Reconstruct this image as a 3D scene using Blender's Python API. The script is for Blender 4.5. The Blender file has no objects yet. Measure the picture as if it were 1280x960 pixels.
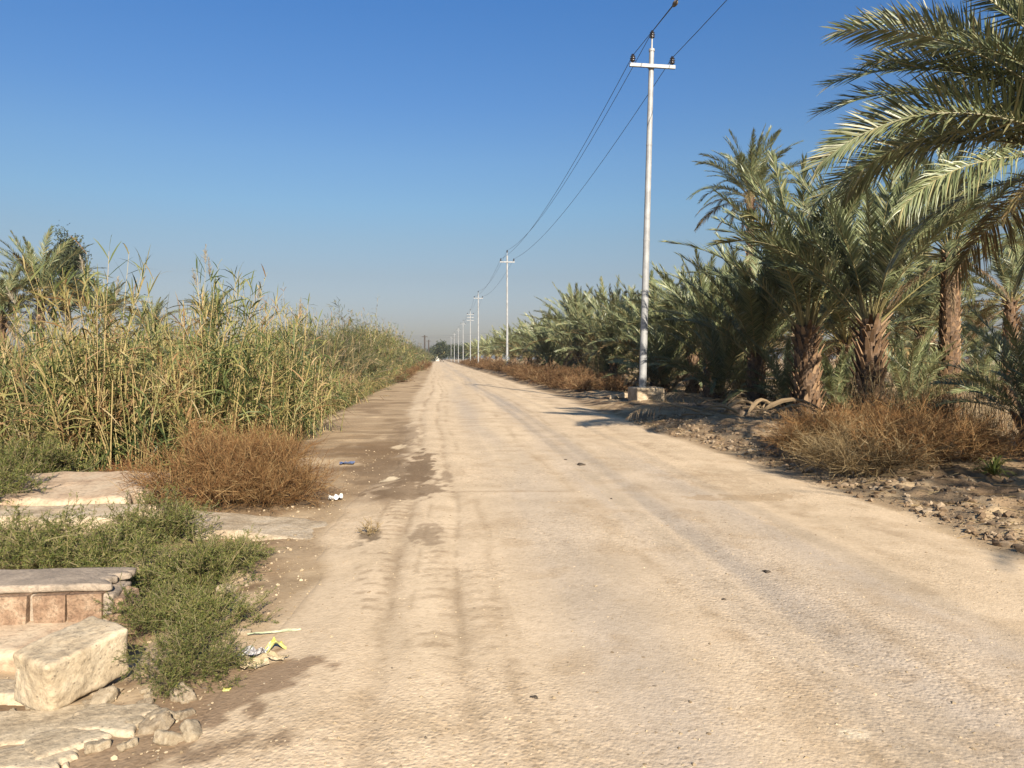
import bpy, bmesh, math, random
import numpy as np
from mathutils import Vector, Matrix, noise as mnoise

RNG = np.random.default_rng(11)
random.seed(5)
scene = bpy.context.scene
COL = scene.collection
rad = math.radians

# ------------------------------------------------------------------ camera frame
FPX = 950.0                      # focal length in pixels of the 1280 px photograph
CAM_Z = 1.62
YAW = rad(5.53)                  # the lens looks a little to the right of the road
FWD = np.array([math.sin(YAW), math.cos(YAW)])
RGT = np.array([math.cos(YAW), -math.sin(YAW)])


def at(px, d):
    """plan position of something seen in column px at a distance d down the view axis"""
    p = FWD * d + RGT * ((px - 640.0) / FPX * d)
    return float(p[0]), float(p[1])


def zof(py, d):
    return CAM_Z + (448.0 - py) / FPX * d


SUN_EL = rad(27.7)
SUN_H = np.array([0.215, -0.9766])   # horizontal direction towards the sun

# ------------------------------------------------------------------ noise
_PERM = np.random.default_rng(3).random((256, 256))


def vnoise(x, y):
    x = np.asarray(x, float); y = np.asarray(y, float)
    xi = np.floor(x).astype(int); yi = np.floor(y).astype(int)
    fx = x - xi; fy = y - yi
    fx = fx * fx * (3 - 2 * fx); fy = fy * fy * (3 - 2 * fy)
    a = _PERM[xi & 255, yi & 255]; b = _PERM[(xi + 1) & 255, yi & 255]
    c = _PERM[xi & 255, (yi + 1) & 255]; d = _PERM[(xi + 1) & 255, (yi + 1) & 255]
    return (a * (1 - fx) + b * fx) * (1 - fy) + (c * (1 - fx) + d * fx) * fy


def fbm(x, y, o=4):
    s = 0; a = 0.5; n = 0
    for i in range(o):
        s = s + a * vnoise(x * 2 ** i + 17.3 * i, y * 2 ** i + 9.1 * i); n += a; a *= 0.5
    return s / n


def sst(a, b, x):
    t = np.clip((np.asarray(x, float) - a) / (b - a), 0, 1)
    return t * t * (3 - 2 * t)


# ------------------------------------------------------------------ mesh helpers
def mesh_from(name, parts, mats, smooth=False):
    """parts: list of (V (n,3), F (m,3 or 4), material index)"""
    vs, li, ls, mi = [], [], [], []
    off = 0; lo = 0
    for p in parts:
        V, F = p[0], p[1]; m = p[2] if len(p) > 2 else 0
        if len(F) == 0:
            continue
        vs.append(np.asarray(V, np.float32).reshape(-1, 3))
        F = np.asarray(F, np.int32)
        li.append((F + off).ravel())
        ls.append(lo + np.arange(len(F), dtype=np.int32) * F.shape[1])
        mi.append(np.full(len(F), m, np.int32))
        off += len(vs[-1]); lo += F.size
    V = np.concatenate(vs); L = np.concatenate(li); S = np.concatenate(ls); M = np.concatenate(mi)
    me = bpy.data.meshes.new(name)
    me.vertices.add(len(V)); me.vertices.foreach_set("co", V.ravel())
    me.loops.add(len(L)); me.loops.foreach_set("vertex_index", L)
    me.polygons.add(len(S)); me.polygons.foreach_set("loop_start", S)
    me.polygons.foreach_set("material_index", M)
    me.polygons.foreach_set("use_smooth", np.full(len(S), smooth))
    me.update(calc_edges=True)
    for m in (mats if isinstance(mats, (list, tuple)) else [mats]):
        me.materials.append(m)
    return me


def unit(v):
    return v / np.maximum(np.linalg.norm(v, axis=-1, keepdims=True), 1e-9)


def ribbons(P, Wd):
    n, k, _ = P.shape
    V = np.stack([P - Wd, P + Wd], 2).reshape(-1, 3)
    j = np.arange(k - 1)
    q = np.stack([j * 2, j * 2 + 1, j * 2 + 3, j * 2 + 2], 1)
    F = (np.arange(n)[:, None, None] * (k * 2) + q[None]).reshape(-1, 4)
    return V, F


def tubes(P, Rd, s=5, cap=False):
    n, k, _ = P.shape
    T = unit(np.gradient(P, axis=1))
    ref = np.where(np.abs(T[..., 2:3]) > 0.9, np.array([1., 0, 0]), np.array([0, 0, 1.]))
    A = unit(np.cross(T, ref)); B = np.cross(T, A)
    th = np.arange(s) * 2 * math.pi / s
    V = P[:, :, None] + Rd[:, :, None, None] * (A[:, :, None] * np.cos(th)[:, None] + B[:, :, None] * np.sin(th)[:, None])
    V = V.reshape(-1, 3)
    j, i = np.meshgrid(np.arange(k - 1), np.arange(s), indexing='ij')
    i2 = (i + 1) % s
    q = np.stack([j * s + i, j * s + i2, (j + 1) * s + i2, (j + 1) * s + i], -1).reshape(-1, 4)
    F = (np.arange(n)[:, None, None] * (k * s) + q[None]).reshape(-1, 4)
    return V, F


def face_ribbons(P, w):
    """ribbons whose width lies in a random direction across the strand"""
    T = unit(np.gradient(P, axis=1))
    rv = RNG.normal(size=(P.shape[0], 1, 3))
    S = unit(np.cross(T, rv))
    return ribbons(P, S * w[..., None])


def lathe(prof, s=14):
    """closed surface of revolution of [(r,z),...]"""
    prof = np.array(prof, float); k = len(prof)
    th = np.arange(s) * 2 * math.pi / s
    V = np.stack([prof[:, :1] * np.cos(th), prof[:, :1] * np.sin(th), np.repeat(prof[:, 1:], s, 1)], -1).reshape(-1, 3)
    j, i = np.meshgrid(np.arange(k - 1), np.arange(s), indexing='ij'); i2 = (i + 1) % s
    F = np.stack([j * s + i, j * s + i2, (j + 1) * s + i2, (j + 1) * s + i], -1).reshape(-1, 4)
    return V, F


def box(cx, cy, cz, sx, sy, sz):
    v = np.array([[x, y, z] for z in (-.5, .5) for y in (-.5, .5) for x in (-.5, .5)]) * [sx, sy, sz] + [cx, cy, cz]
    f = np.array([[0, 2, 3, 1], [4, 5, 7, 6], [0, 1, 5, 4], [2, 6, 7, 3], [0, 4, 6, 2], [1, 3, 7, 5]])
    return v, f


def link(name, me, parent=None, loc=(0, 0, 0), rot=(0, 0, 0), sc=(1, 1, 1)):
    o = bpy.data.objects.new(name, me); COL.objects.link(o)
    o.location = loc; o.rotation_euler = rot; o.scale = sc
    if parent: o.parent = parent
    return o


def tag(o, label=None, cat=None, group=None, kind=None):
    if label: o['label'] = label
    if cat: o['category'] = cat
    if group: o['group'] = group
    if kind: o['kind'] = kind
    return o


def thing(name, label, cat, loc, rz=0, group=None, sc=1):
    o = link(name, None, None, loc, (0, 0, rz), (sc, sc, sc))
    return tag(o, label, cat, group)


# ------------------------------------------------------------------ materials
def new_mat(name):
    m = bpy.data.materials.new(name); m.use_nodes = True
    nt = m.node_tree; nt.nodes.clear()
    out = nt.nodes.new('ShaderNodeOutputMaterial')
    return m, nt, out


def N(nt, t, **kw):
    n = nt.nodes.new(t)
    for k, v in kw.items():
        setattr(n, k, v)
    return n


def ramp(nt, stops):
    r = N(nt, 'ShaderNodeValToRGB')
    e = r.color_ramp.elements
    while len(e) < len(stops): e.new(0.5)
    for el, (p, c) in zip(e, stops):
        el.position = p; el.color = (*c, 1)
    return r


def mixrgb(nt, mode, fac, a, b):
    m = N(nt, 'ShaderNodeMix', data_type='RGBA', blend_type=mode)
    for sock, v in ((m.inputs[0], fac), (m.inputs[6], a), (m.inputs[7], b)):
        if hasattr(v, 'type') and hasattr(v, 'is_output'):
            nt.links.new(v, sock)
        elif isinstance(v, (int, float)):
            sock.default_value = v
        else:
            sock.default_value = (*v, 1)
    return m.outputs[2]


def leaf_mat(name, stops, rough=0.5, trans=0.25, spec=0.4, vary=0.25, patch=0.0):
    m, nt, out = new_mat(name)
    g = N(nt, 'ShaderNodeNewGeometry')
    r = ramp(nt, stops)
    fac = g.outputs['Random Per Island']
    if patch:
        tc = N(nt, 'ShaderNodeTexNoise'); tc.inputs['Scale'].default_value = 0.8
        nt.links.new(g.outputs['Position'], tc.inputs['Vector'])
        mr = N(nt, 'ShaderNodeMapRange'); mr.inputs[1].default_value = .35; mr.inputs[2].default_value = .65
        mr.inputs[3].default_value = -patch; mr.inputs[4].default_value = patch
        nt.links.new(tc.outputs['Fac'], mr.inputs[0])
        ad = N(nt, 'ShaderNodeMath', operation='ADD', use_clamp=True)
        nt.links.new(fac, ad.inputs[0]); nt.links.new(mr.outputs[0], ad.inputs[1]); fac = ad.outputs[0]
    nt.links.new(fac, r.inputs[0])
    oi = N(nt, 'ShaderNodeObjectInfo')
    mr = N(nt, 'ShaderNodeMapRange'); mr.inputs[3].default_value = 1 - vary; mr.inputs[4].default_value = 1 + vary
    nt.links.new(oi.outputs['Random'], mr.inputs[0])
    hs = N(nt, 'ShaderNodeHueSaturation'); nt.links.new(r.outputs[0], hs.inputs['Color']); nt.links.new(mr.outputs[0], hs.inputs['Value'])
    p = N(nt, 'ShaderNodeBsdfPrincipled')
    p.inputs['Roughness'].default_value = rough; p.inputs['Specular IOR Level'].default_value = spec
    nt.links.new(hs.outputs[0], p.inputs['Base Color'])
    if trans > 0:
        t = N(nt, 'ShaderNodeBsdfTranslucent'); nt.links.new(hs.outputs[0], t.inputs['Color'])
        mx = N(nt, 'ShaderNodeMixShader'); mx.inputs[0].default_value = trans
        nt.links.new(p.outputs[0], mx.inputs[1]); nt.links.new(t.outputs[0], mx.inputs[2])
        nt.links.new(mx.outputs[0], out.inputs[0])
    else:
        nt.links.new(p.outputs[0], out.inputs[0])
    return m


def solid_mat(name, stops, scale=6, rough=0.8, bump=0.3, bscale=40, metal=0, spec=0.3, detail=6, dist=0.01, pits=0.0, grain=.25):
    """a noisy solid: coarse stain noise through a ramp, finer grain over it, pits and a fine bump"""
    m, nt, out = new_mat(name)
    tc = N(nt, 'ShaderNodeTexCoord')
    n1 = N(nt, 'ShaderNodeTexNoise'); n1.inputs['Scale'].default_value = scale; n1.inputs['Detail'].default_value = detail
    n1.inputs['Roughness'].default_value = 0.65
    nt.links.new(tc.outputs['Object'], n1.inputs['Vector'])
    mr = N(nt, 'ShaderNodeMapRange'); mr.inputs[1].default_value = .30; mr.inputs[2].default_value = .70
    nt.links.new(n1.outputs['Fac'], mr.inputs[0])
    r = ramp(nt, stops); nt.links.new(mr.outputs[0], r.inputs[0])
    col = r.outputs[0]
    n3 = N(nt, 'ShaderNodeTexNoise'); n3.inputs['Scale'].default_value = scale * 7; n3.inputs['Detail'].default_value = 6; n3.inputs['Roughness'].default_value = .7
    nt.links.new(tc.outputs['Object'], n3.inputs['Vector'])
    if grain:
        rg_ = ramp(nt, [(.32, (1 - grain * 1.4,) * 3), (.5, (1, 1, 1)), (.7, (1 + grain * .6,) * 3)]); nt.links.new(n3.outputs['Fac'], rg_.inputs[0])
        col = mixrgb(nt, 'MULTIPLY', 1.0, col, rg_.outputs[0])
    if pits:
        vo = N(nt, 'ShaderNodeTexVoronoi'); vo.inputs['Scale'].default_value = 26
        nt.links.new(tc.outputs['Object'], vo.inputs['Vector'])
        rp = ramp(nt, [(.08, (1 - pits,) * 3), (.17, (1, 1, 1))]); nt.links.new(vo.outputs['Distance'], rp.inputs[0])
        col = mixrgb(nt, 'MULTIPLY', 1.0, col, rp.outputs[0])
    p = N(nt, 'ShaderNodeBsdfPrincipled'); p.inputs['Roughness'].default_value = rough
    p.inputs['Metallic'].default_value = metal; p.inputs['Specular IOR Level'].default_value = spec
    nt.links.new(col, p.inputs['Base Color'])
    if bump:
        n2 = N(nt, 'ShaderNodeTexNoise'); n2.inputs['Scale'].default_value = bscale; n2.inputs['Detail'].default_value = 7
        n2.inputs['Roughness'].default_value = .65
        nt.links.new(tc.outputs['Object'], n2.inputs['Vector'])
        b = N(nt, 'ShaderNodeBump'); b.inputs['Strength'].default_value = min(1, bump * 1.4); b.inputs['Distance'].default_value = dist
        nt.links.new(n2.outputs['Fac'], b.inputs['Height']); nt.links.new(b.outputs[0], p.inputs['Normal'])
    nt.links.new(p.outputs[0], out.inputs[0])
    return m


def soil_mat(name):
    m, nt, out = new_mat(name)
    g = N(nt, 'ShaderNodeNewGeometry')
    a = N(nt, 'ShaderNodeAttribute', attribute_name='soil')
    gr = N(nt, 'ShaderNodeAttribute', attribute_name='grit')
    # colour break-up at three sizes
    def noise(scale, det=5, rgh=.6):
        n = N(nt, 'ShaderNodeTexNoise'); n.inputs['Scale'].default_value = scale; n.inputs['Detail'].default_value = det
        n.inputs['Roughness'].default_value = rgh
        nt.links.new(g.outputs['Position'], n.inputs['Vector']); return n
    n1 = noise(1.3); n2 = noise(22, 8, .72)
    r1 = ramp(nt, [(.3, (.86, .85, .83)), (.7, (1.1, 1.1, 1.1))]); nt.links.new(n1.outputs['Fac'], r1.inputs[0])
    r2 = ramp(nt, [(.28, (.80, .78, .75)), (.5, (1, 1, 1)), (.75, (1.10, 1.10, 1.10))]); nt.links.new(n2.outputs['Fac'], r2.inputs[0])
    c = mixrgb(nt, 'MULTIPLY', 1.0, a.outputs['Color'], r1.outputs[0])
    c = mixrgb(nt, 'MULTIPLY', 1.0, c, r2.outputs[0])
    vo = N(nt, 'ShaderNodeTexVoronoi'); vo.inputs['Scale'].default_value = 38
    nt.links.new(g.outputs['Position'], vo.inputs['Vector'])
    rv = ramp(nt, [(0, (.80, .78, .76)), (.25, (1, 1, 1)), (.8, (1.02, 1.02, 1.02)), (1, (1.2, 1.18, 1.15))])
    sx = N(nt, 'ShaderNodeSeparateColor'); nt.links.new(vo.outputs['Color'], sx.inputs[0]); nt.links.new(sx.outputs[0], rv.inputs[0])
    c = mixrgb(nt, 'MULTIPLY', gr.outputs['Fac'], c, rv.outputs[0])
    p = N(nt, 'ShaderNodeBsdfPrincipled'); p.inputs['Roughness'].default_value = 0.95; p.inputs['Specular IOR Level'].default_value = .12
    nt.links.new(c, p.inputs['Base Color'])
    # bump: pebbles + grain
    rb = ramp(nt, [(0, (1, 1, 1)), (.55, (0, 0, 0))]); nt.links.new(vo.outputs['Distance'], rb.inputs[0])
    vo2 = N(nt, 'ShaderNodeTexVoronoi'); vo2.inputs['Scale'].default_value = 90
    nt.links.new(g.outputs['Position'], vo2.inputs['Vector'])
    n3 = noise(26, 9, .7)
    s1 = N(nt, 'ShaderNodeMath', operation='MULTIPLY'); nt.links.new(rb.outputs[0], s1.inputs[0]); nt.links.new(gr.outputs['Fac'], s1.inputs[1])
    s2 = N(nt, 'ShaderNodeMath', operation='MULTIPLY_ADD'); nt.links.new(n3.outputs['Fac'], s2.inputs[0]); s2.inputs[1].default_value = 1.1
    nt.links.new(s1.outputs[0], s2.inputs[2])
    s3 = N(nt, 'ShaderNodeMath', operation='MULTIPLY_ADD'); nt.links.new(vo2.outputs['Distance'], s3.inputs[0]); s3.inputs[1].default_value = -.35
    nt.links.new(s2.outputs[0], s3.inputs[2])
    b = N(nt, 'ShaderNodeBump'); b.inputs['Strength'].default_value = .34; b.inputs['Distance'].default_value = .010
    nt.links.new(s3.outputs[0], b.inputs['Height']); nt.links.new(b.outputs[0], p.inputs['Normal'])
    nt.links.new(p.outputs[0], out.inputs[0])
    return m


M_SOIL = soil_mat('soil')
M_FROND = leaf_mat('palm_leaflets', [(0, (0.092, 0.114, 0.048)), (.5, (0.154, 0.174, 0.081)), (.85, (0.220, 0.222, 0.110)), (1, (0.290, 0.246, 0.119))], rough=.42, trans=.15, spec=.5, vary=.22)
M_FROND_OLD = leaf_mat('palm_leaflets_old', [(0, (0.096, 0.092, 0.040)), (.6, (0.192, 0.144, 0.064)), (1, (0.264, 0.176, 0.080))], rough=.6, trans=.15, spec=.3)
M_RACHIS = leaf_mat('palm_midrib', [(0, (0.182, 0.154, 0.063)), (1, (0.224, 0.189, 0.084))], rough=.5, trans=0)
M_DEAD = leaf_mat('dead_frond', [(0, (0.115, 0.072, 0.040)), (.5, (0.194, 0.137, 0.079)), (1, (0.288, 0.223, 0.144))], rough=.8, trans=.1, spec=.15)
M_BOOT = leaf_mat('palm_leaf_bases', [(0, (0.072, 0.044, 0.025)), (.45, (0.145, 0.089, 0.051)), (.8, (0.230, 0.145, 0.081)), (1, (0.340, 0.238, 0.145))], rough=.85, trans=0, spec=.15)
M_CORE = solid_mat('palm_fibre', [(.3, (.06, .037, .022)), (.7, (.15, .095, .055))], scale=14, bump=.8, bscale=60)
M_REED = leaf_mat('reed_leaves', [(0, (.040, .058, .018)), (.3, (.085, .105, .030)), (.55, (.165, .165, .050)), (.75, (.25, .205, .075)), (.9, (.32, .245, .105)), (1, (.22, .13, .055))], rough=.55, trans=.18, spec=.3, vary=.1, patch=.40)
M_REEDSTEM = leaf_mat('reed_stems', [(0, (0.150, 0.150, 0.053)), (.4, (0.285, 0.225, 0.090)), (.75, (0.360, 0.270, 0.120)), (1, (0.300, 0.188, 0.090))], rough=.5, trans=0, spec=.4, vary=.1)
M_PLUME = leaf_mat('reed_plume', [(0, (0.270, 0.228, 0.156)), (1, (0.372, 0.324, 0.240))], rough=.9, trans=.3, spec=.1)
M_BROWN = leaf_mat('dry_twigs', [(0, (0.088, 0.041, 0.017)), (.4, (0.154, 0.080, 0.030)), (.75, (0.209, 0.121, 0.050)), (1, (0.286, 0.198, 0.094))], rough=.8, trans=.1, spec=.15, vary=.12)
M_STRAW = leaf_mat('dry_straw', [(0, (0.121, 0.077, 0.033)), (.5, (0.220, 0.154, 0.072)), (1, (0.319, 0.248, 0.138))], rough=.75, trans=.15, spec=.2, vary=.12)
M_RUSSET = leaf_mat('russet_weed', [(0, (0.084, 0.030, 0.015)), (.6, (0.156, 0.060, 0.024)), (1, (0.240, 0.144, 0.048))], rough=.8, trans=.1, spec=.15)
M_GREEN = leaf_mat('weed_leaves', [(0, (.045, .064, .015)), (.45, (.100, .122, .030)), (.8, (.165, .165, .042)), (1, (.27, .23, .085))], rough=.6, trans=.25, spec=.2, vary=.12)
M_GREENSTEM = leaf_mat('weed_stems', [(0, (0.096, 0.078, 0.036)), (1, (0.180, 0.144, 0.066))], rough=.7, trans=0)
M_TREE = leaf_mat('tree_leaves', [(0, (0.025, 0.035, 0.017)), (.6, (0.049, 0.059, 0.028)), (1, (0.084, 0.087, 0.042))], rough=.6, trans=.2, spec=.25, vary=.15)
M_TAMARISK = leaf_mat('shrub_leaves', [(0, (0.053, 0.068, 0.028)), (.5, (0.099, 0.108, 0.046)), (.85, (0.161, 0.143, 0.062)), (1, (0.223, 0.174, 0.081))], rough=.65, trans=.25, spec=.25, vary=.25, patch=.15)
M_BARK = solid_mat('bark', [(.3, (.10, .075, .05)), (.7, (.22, .17, .12))], scale=10, bump=.7)
M_CONCRETE = solid_mat('old_concrete', [(.1, (.22, .165, .105)), (.5, (.36, .28, .185)), (.9, (.43, .35, .25))], scale=5, bump=.6, bscale=28, dist=.02, pits=.5)
M_PINK = solid_mat('pinkish_plaster', [(.1, (.26, .18, .115)), (.5, (.38, .275, .18)), (.9, (.43, .335, .23))], scale=3, bump=.5, bscale=24, dist=.016)
M_GREYTOP = solid_mat('weathered_cement', [(.1, (.20, .16, .12)), (.9, (.36, .285, .21))], scale=5, bump=.6, bscale=40, dist=.015)
M_BRICK = solid_mat('old_brick', [(.1, (.15, .09, .055)), (.5, (.225, .145, .09)), (.9, (.31, .225, .15))], scale=8, bump=.7, bscale=36, dist=.014, grain=.4)
M_STONE = solid_mat('limestone', [(.02, (.22, .168, .108)), (.35, (.35, .275, .18)), (.9, (.44, .36, .25))], scale=5, bump=.55, bscale=24, dist=.016, pits=.5)
M_CLOD = solid_mat('dry_clods', [(.3, (0.128, 0.086, 0.053)), (.7, (0.255, 0.188, 0.120))], scale=5, bump=.6, bscale=60)
M_POLE = solid_mat('galvanised_paint', [(.2, (.21, .21, .208)), (.8, (.29, .29, .283))], scale=2.5, rough=.5, bump=.05, spec=.4, grain=.10)
M_INS = solid_mat('dark_porcelain', [(.3, (.012, .010, .012)), (.7, (.03, .022, .02))], scale=5, rough=.25, bump=0, spec=.6)
M_WIRE = solid_mat('aged_cable', [(.3, (.045, .05, .06)), (.7, (.09, .10, .11))], scale=5, rough=.6, bump=0)
M_WOOD = solid_mat('dark_wood', [(.3, (.03, .025, .02)), (.7, (.07, .055, .045))], scale=5, rough=.8, bump=.3)
M_WALL = solid_mat('pale_wall', [(.3, (0.372, 0.348, 0.300)), (.7, (0.450, 0.426, 0.378))], scale=2, bump=.1)
M_CARD = solid_mat('old_cardboard', [(.3, (0.300, 0.228, 0.132)), (.7, (0.384, 0.312, 0.198))], scale=9, bump=.2)
M_GREYBAG = solid_mat('grey_wrapper', [(.3, (0.112, 0.104, 0.104)), (.6, (0.240, 0.224, 0.216)), (.75, (0.480, 0.456, 0.440))], scale=22, rough=.35, bump=.3, spec=.5)
M_YELLOW = solid_mat('yellow_wrapper', [(.3, (0.372, 0.348, 0.072)), (.7, (0.450, 0.420, 0.168))], scale=9, rough=.4, bump=.1)
M_PALEGREEN = solid_mat('pale_green_strip', [(.2, (.20, .23, .13)), (.8, (.36, .36, .24))], scale=12, rough=.5, bump=.1)
M_WHITEBAG = solid_mat('white_litter', [(.3, (0.476, 0.462, 0.434)), (.7, (0.574, 0.560, 0.539))], scale=9, rough=.6, bump=.2)
M_BLUEBAG = solid_mat('blue_plastic', [(.3, (0.055, 0.077, 0.154)), (.7, (0.121, 0.149, 0.231))], scale=9, rough=.4, bump=.2)

# ------------------------------------------------------------------ ground
ROAD_R = 4.75


def road_left(y):
    y = np.asarray(y, float)
    return -1.0 + 0.30 * sst(8.5, 11, y) - 0.25 * sst(16, 28, y) - 1.0 * sst(90, 250, y) \
        + 0.22 * (fbm(y * .55 + 4, y * 0 + 2.2, 4) - .5) * 2


def road_right(y):
    y = np.asarray(y, float)
    return ROAD_R + 0.35 * sst(14, 40, y) + 0.20 * (fbm(y * .5 + 40, y * 0 + 7.7, 4) - .5) * 2


def height(x, y):
    x = np.asarray(x, float); y = np.asarray(y, float)
    h = 0.03 * (fbm(x * .35, y * .2, 3) - .5)
    xl = road_left(y); xr = road_right(y)
    inside = sst(-.05, .5, x - xl) * sst(-.05, .5, xr - x)
    h = h * (1 - .5 * inside) + 0.035 * inside
    # wheel ruts
    for cx, w, dd in ((2.2, .28, .016), (0.55, .3, .010), (-.38, .09, .012), (.06, .09, .010), (3.75, .2, .012)):
        c = cx + .10 * np.sin(y * .21 + cx) + .03 * np.sin(y * .9 + cx * 3)
        h = h - dd * np.exp(-((x - c) / w) ** 2) * inside
    # right verge: churned soil, a low berm
    rv = sst(0.0, 1.0, x - xr) * (1 - sst(9, 14, x))
    cl = np.abs(fbm(x * 1.7, y * 1.7, 4) - .5) * 2
    h = h + rv * (.05 + .16 * (1 - cl) ** 2 * (1 - .6 * sst(12, 20, y)) + .10 * (fbm(x * 5, y * 5, 3) - .5))
    h = h + .16 * np.exp(-((x - xr - 2.0) / .8) ** 2) * sst(12, 18, y) * (.4 + fbm(x * .8, y * .5, 3))
    h = h + .12 * sst(8, 12, x) * (fbm(x * .5, y * .5, 4) - .3)
    # left verge
    lv = sst(0, .8, xl - x)
    h = h + lv * .05 * (fbm(x * 1.2, y * 3.0, 4) - .5)
    nl = lv * (1 - sst(7.5, 9.5, y))
    h = h + nl * (-.03 + .07 * (fbm(x * 4, y * 4, 4) - .5) - .13 * sst(.5, 1.1, xl - x) * sst(3.2, 4.2, y) * (1 - sst(5.6, 6.6, y)))
    h = h - .35 * sst(1.6, 3.2, xl - x) * sst(9.5, 11.5, y) * (1 - sst(5, 9, xl - x))
    return h


def hz(x, y):
    return float(height(np.array([x]), np.array([y]))[0])


def mix3(c, d, f):
    return c * (1 - f[..., None]) + np.array(d) * f[..., None]


def soil(x, y):
    xl = road_left(y); xr = road_right(y)
    wob = .35 * (fbm(x * 2.1 + 5, y * 1.4, 5) - .5)
    far = sst(10, 60, y)
    sharp = .10 + .15 * far
    road = sst(-sharp, sharp, x - xl + wob) * sst(-sharp * 1.6, sharp * 1.6, xr - x + wob)
    streak = fbm(x * 2.4, y * .16 + 3, 5)
    n1 = fbm(x * .9 + 31, y * .9, 5); n2 = fbm(x * 3.1, y * 3.1 + 8, 5)
    n9 = fbm(x * 11, y * 8 + 3, 4)
    crossn = fbm(x * .7, y * 2.6 + 50, 5)
    # verge earth
    c = np.zeros(x.shape + (3,)); c[:] = (.315, .228, .138)
    c = mix3(c, (.40, .298, .185), sst(.5, .68, crossn))
    c = mix3(c, (.185, .125, .072), sst(.52, .70, n1) * .8)
    # right side: brown trampled soil, paler orchard floor beyond
    rs = sst(.0, .5, x - xr)
    rc = np.zeros_like(c); rc[:] = (.225, .158, .095)
    rc = mix3(rc, (.33, .245, .15), sst(.48, .68, n2))
    rc = mix3(rc, (.14, .094, .056), sst(.52, .66, fbm(x * 1.3, y * .9 + 20, 4)))
    rc = mix3(rc, (.36, .262, .155), sst(3.4, 6, x - xr) * .8)
    c = c * (1 - rs[..., None]) + rc * rs[..., None]
    # damp patch beside the road on the left
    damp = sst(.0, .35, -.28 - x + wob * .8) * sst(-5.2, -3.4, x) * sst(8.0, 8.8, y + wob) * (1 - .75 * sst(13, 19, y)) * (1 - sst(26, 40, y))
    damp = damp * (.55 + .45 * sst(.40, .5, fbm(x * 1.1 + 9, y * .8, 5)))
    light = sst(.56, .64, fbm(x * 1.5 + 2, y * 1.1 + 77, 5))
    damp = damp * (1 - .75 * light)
    # rubble ground near left
    nl = sst(.05, .5, xl - x) * (1 - sst(7.6, 8.8, y))
    nc = np.zeros_like(c); nc[:] = (.40, .30, .19)
    nc = mix3(nc, (.21, .14, .08), sst(.46, .6, fbm(x * 2.0 + 3, y * 2.0, 5)))
    c = c * (1 - nl[..., None]) + nc * nl[..., None]
    # the road itself
    rd = np.zeros_like(c); rd[:] = (.49, .378, .253)
    lane = np.exp(-((x - 2.2 - .10 * np.sin(y * .21 + 2.2)) / .42) ** 2)
    lane2 = .75 * np.exp(-((x - .95 - .12 * np.sin(y * .17)) / .40) ** 2)
    lane3 = .8 * np.exp(-((x - 3.05) / .35) ** 2) * (1 - sst(9, 16, y))
    grey = np.clip(lane + lane2 + lane3, 0, 1) * (.5 + .5 * sst(.36, .62, streak)) * (1 - .35 * sst(30, 120, y))
    rd = mix3(rd, (.378, .310, .238), grey)
    rd = mix3(rd, (.55, .43, .29), sst(.52, .72, fbm(x * 1.9 + 70, y * .12, 4)) * .7 * (1 - grey))
    rd = mix3(rd, (.33, .235, .14), sst(.56, .75, n2) * .35)
    for cx, w, a in ((-.38, .07, .55), (.06, .06, .45), (.30, .05, .35), (3.75, .10, .35), (4.15, .12, .4), (1.62, .06, .35), (2.62, .07, .4)):
        t = np.exp(-((x - cx - .10 * np.sin(y * .21 + cx) - .03 * np.sin(y * .9 + cx * 3)) / w) ** 2)
        rd = mix3(rd, (.29, .21, .13), 1.35 * t * a * sst(.35, .6, fbm(x * 1.2 + cx * 7, y * .9, 4)) * (.35 + .65 * sst(.40, .55, n9)))
    # tread marks of a heavy tyre, near left
    for cx, ph_, y0_, y1_, a_ in ((-.42, 0, 4.0, 9.5, .6), (.02, .9, 3.2, 8.0, .42), (.33, .3, 2.6, 6.5, .3)):
        xx = x - cx - .05 * np.sin(y * .8 + ph_)
        tr = sst(.14, .09, np.abs(xx)) * sst(y0_, y0_ + 1, y) * (1 - sst(y1_ - 1, y1_, y))
        lug = np.abs(((y + .35 * np.abs(xx)) / .17 + ph_) % 1 - .5) < .17
        rd = mix3(rd, (.24, .17, .105), tr * a_ * lug * sst(.42, .52, .5 * n2 + .5 * n9))
        ed_ = np.exp(-((np.abs(xx) - .15) / .022) ** 2) * sst(y0_, y0_ + 1, y) * (1 - sst(y1_, y1_ + 2, y))
        rd = mix3(rd, (.25, .18, .11), ed_ * a_ * sst(.42, .55, n2))
    c = c * (1 - road[..., None]) + rd * road[..., None]
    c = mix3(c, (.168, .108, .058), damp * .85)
    # a wet tongue reaching onto the wheel path and single stains and toned patches
    def blob(px, py, rx, ry, a, col=(.17, .115, .068)):
        nonlocal c
        d = CAM_Z * FPX / (py - 448); bx, by = at(px, d)
        q = ((x - bx) / rx) ** 2 + ((y - by) / ry) ** 2 + 2.6 * (n2 - .5) + 1.2 * (n1 - .5) + 2.4 * (n9 - .5)
        c = mix3(c, col, a * (1 - sst(.62, 1.02, q)))
    blob(527, 585, .20, 2.0, .9); blob(512, 612, .42, .9, .8); blob(485, 590, .5, 1.6, .7)
    blob(505, 545, .35, 2.5, .6)
    blob(558, 600, .10, .5, .6); blob(460, 675, .13, .28, .9, (.15, .11, .07)); blob(536, 672, .16, .42, .55)
    blob(930, 626, .55, .22, .6, (.30, .21, .12)); blob(900, 600, .6, .6, .35, (.28, .20, .12))
    blob(486, 602, .12, .22, .9, (.62, .50, .33)); blob(498, 560, .14, .5, .8, (.55, .43, .28))
    blob(250, 870, .45, .40, .85, (.21, .14, .085)); blob(150, 950, .75, .13, .8, (.21, .145, .09))  # browner patch below the weeds, darker strip along the bottom left corner
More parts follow.
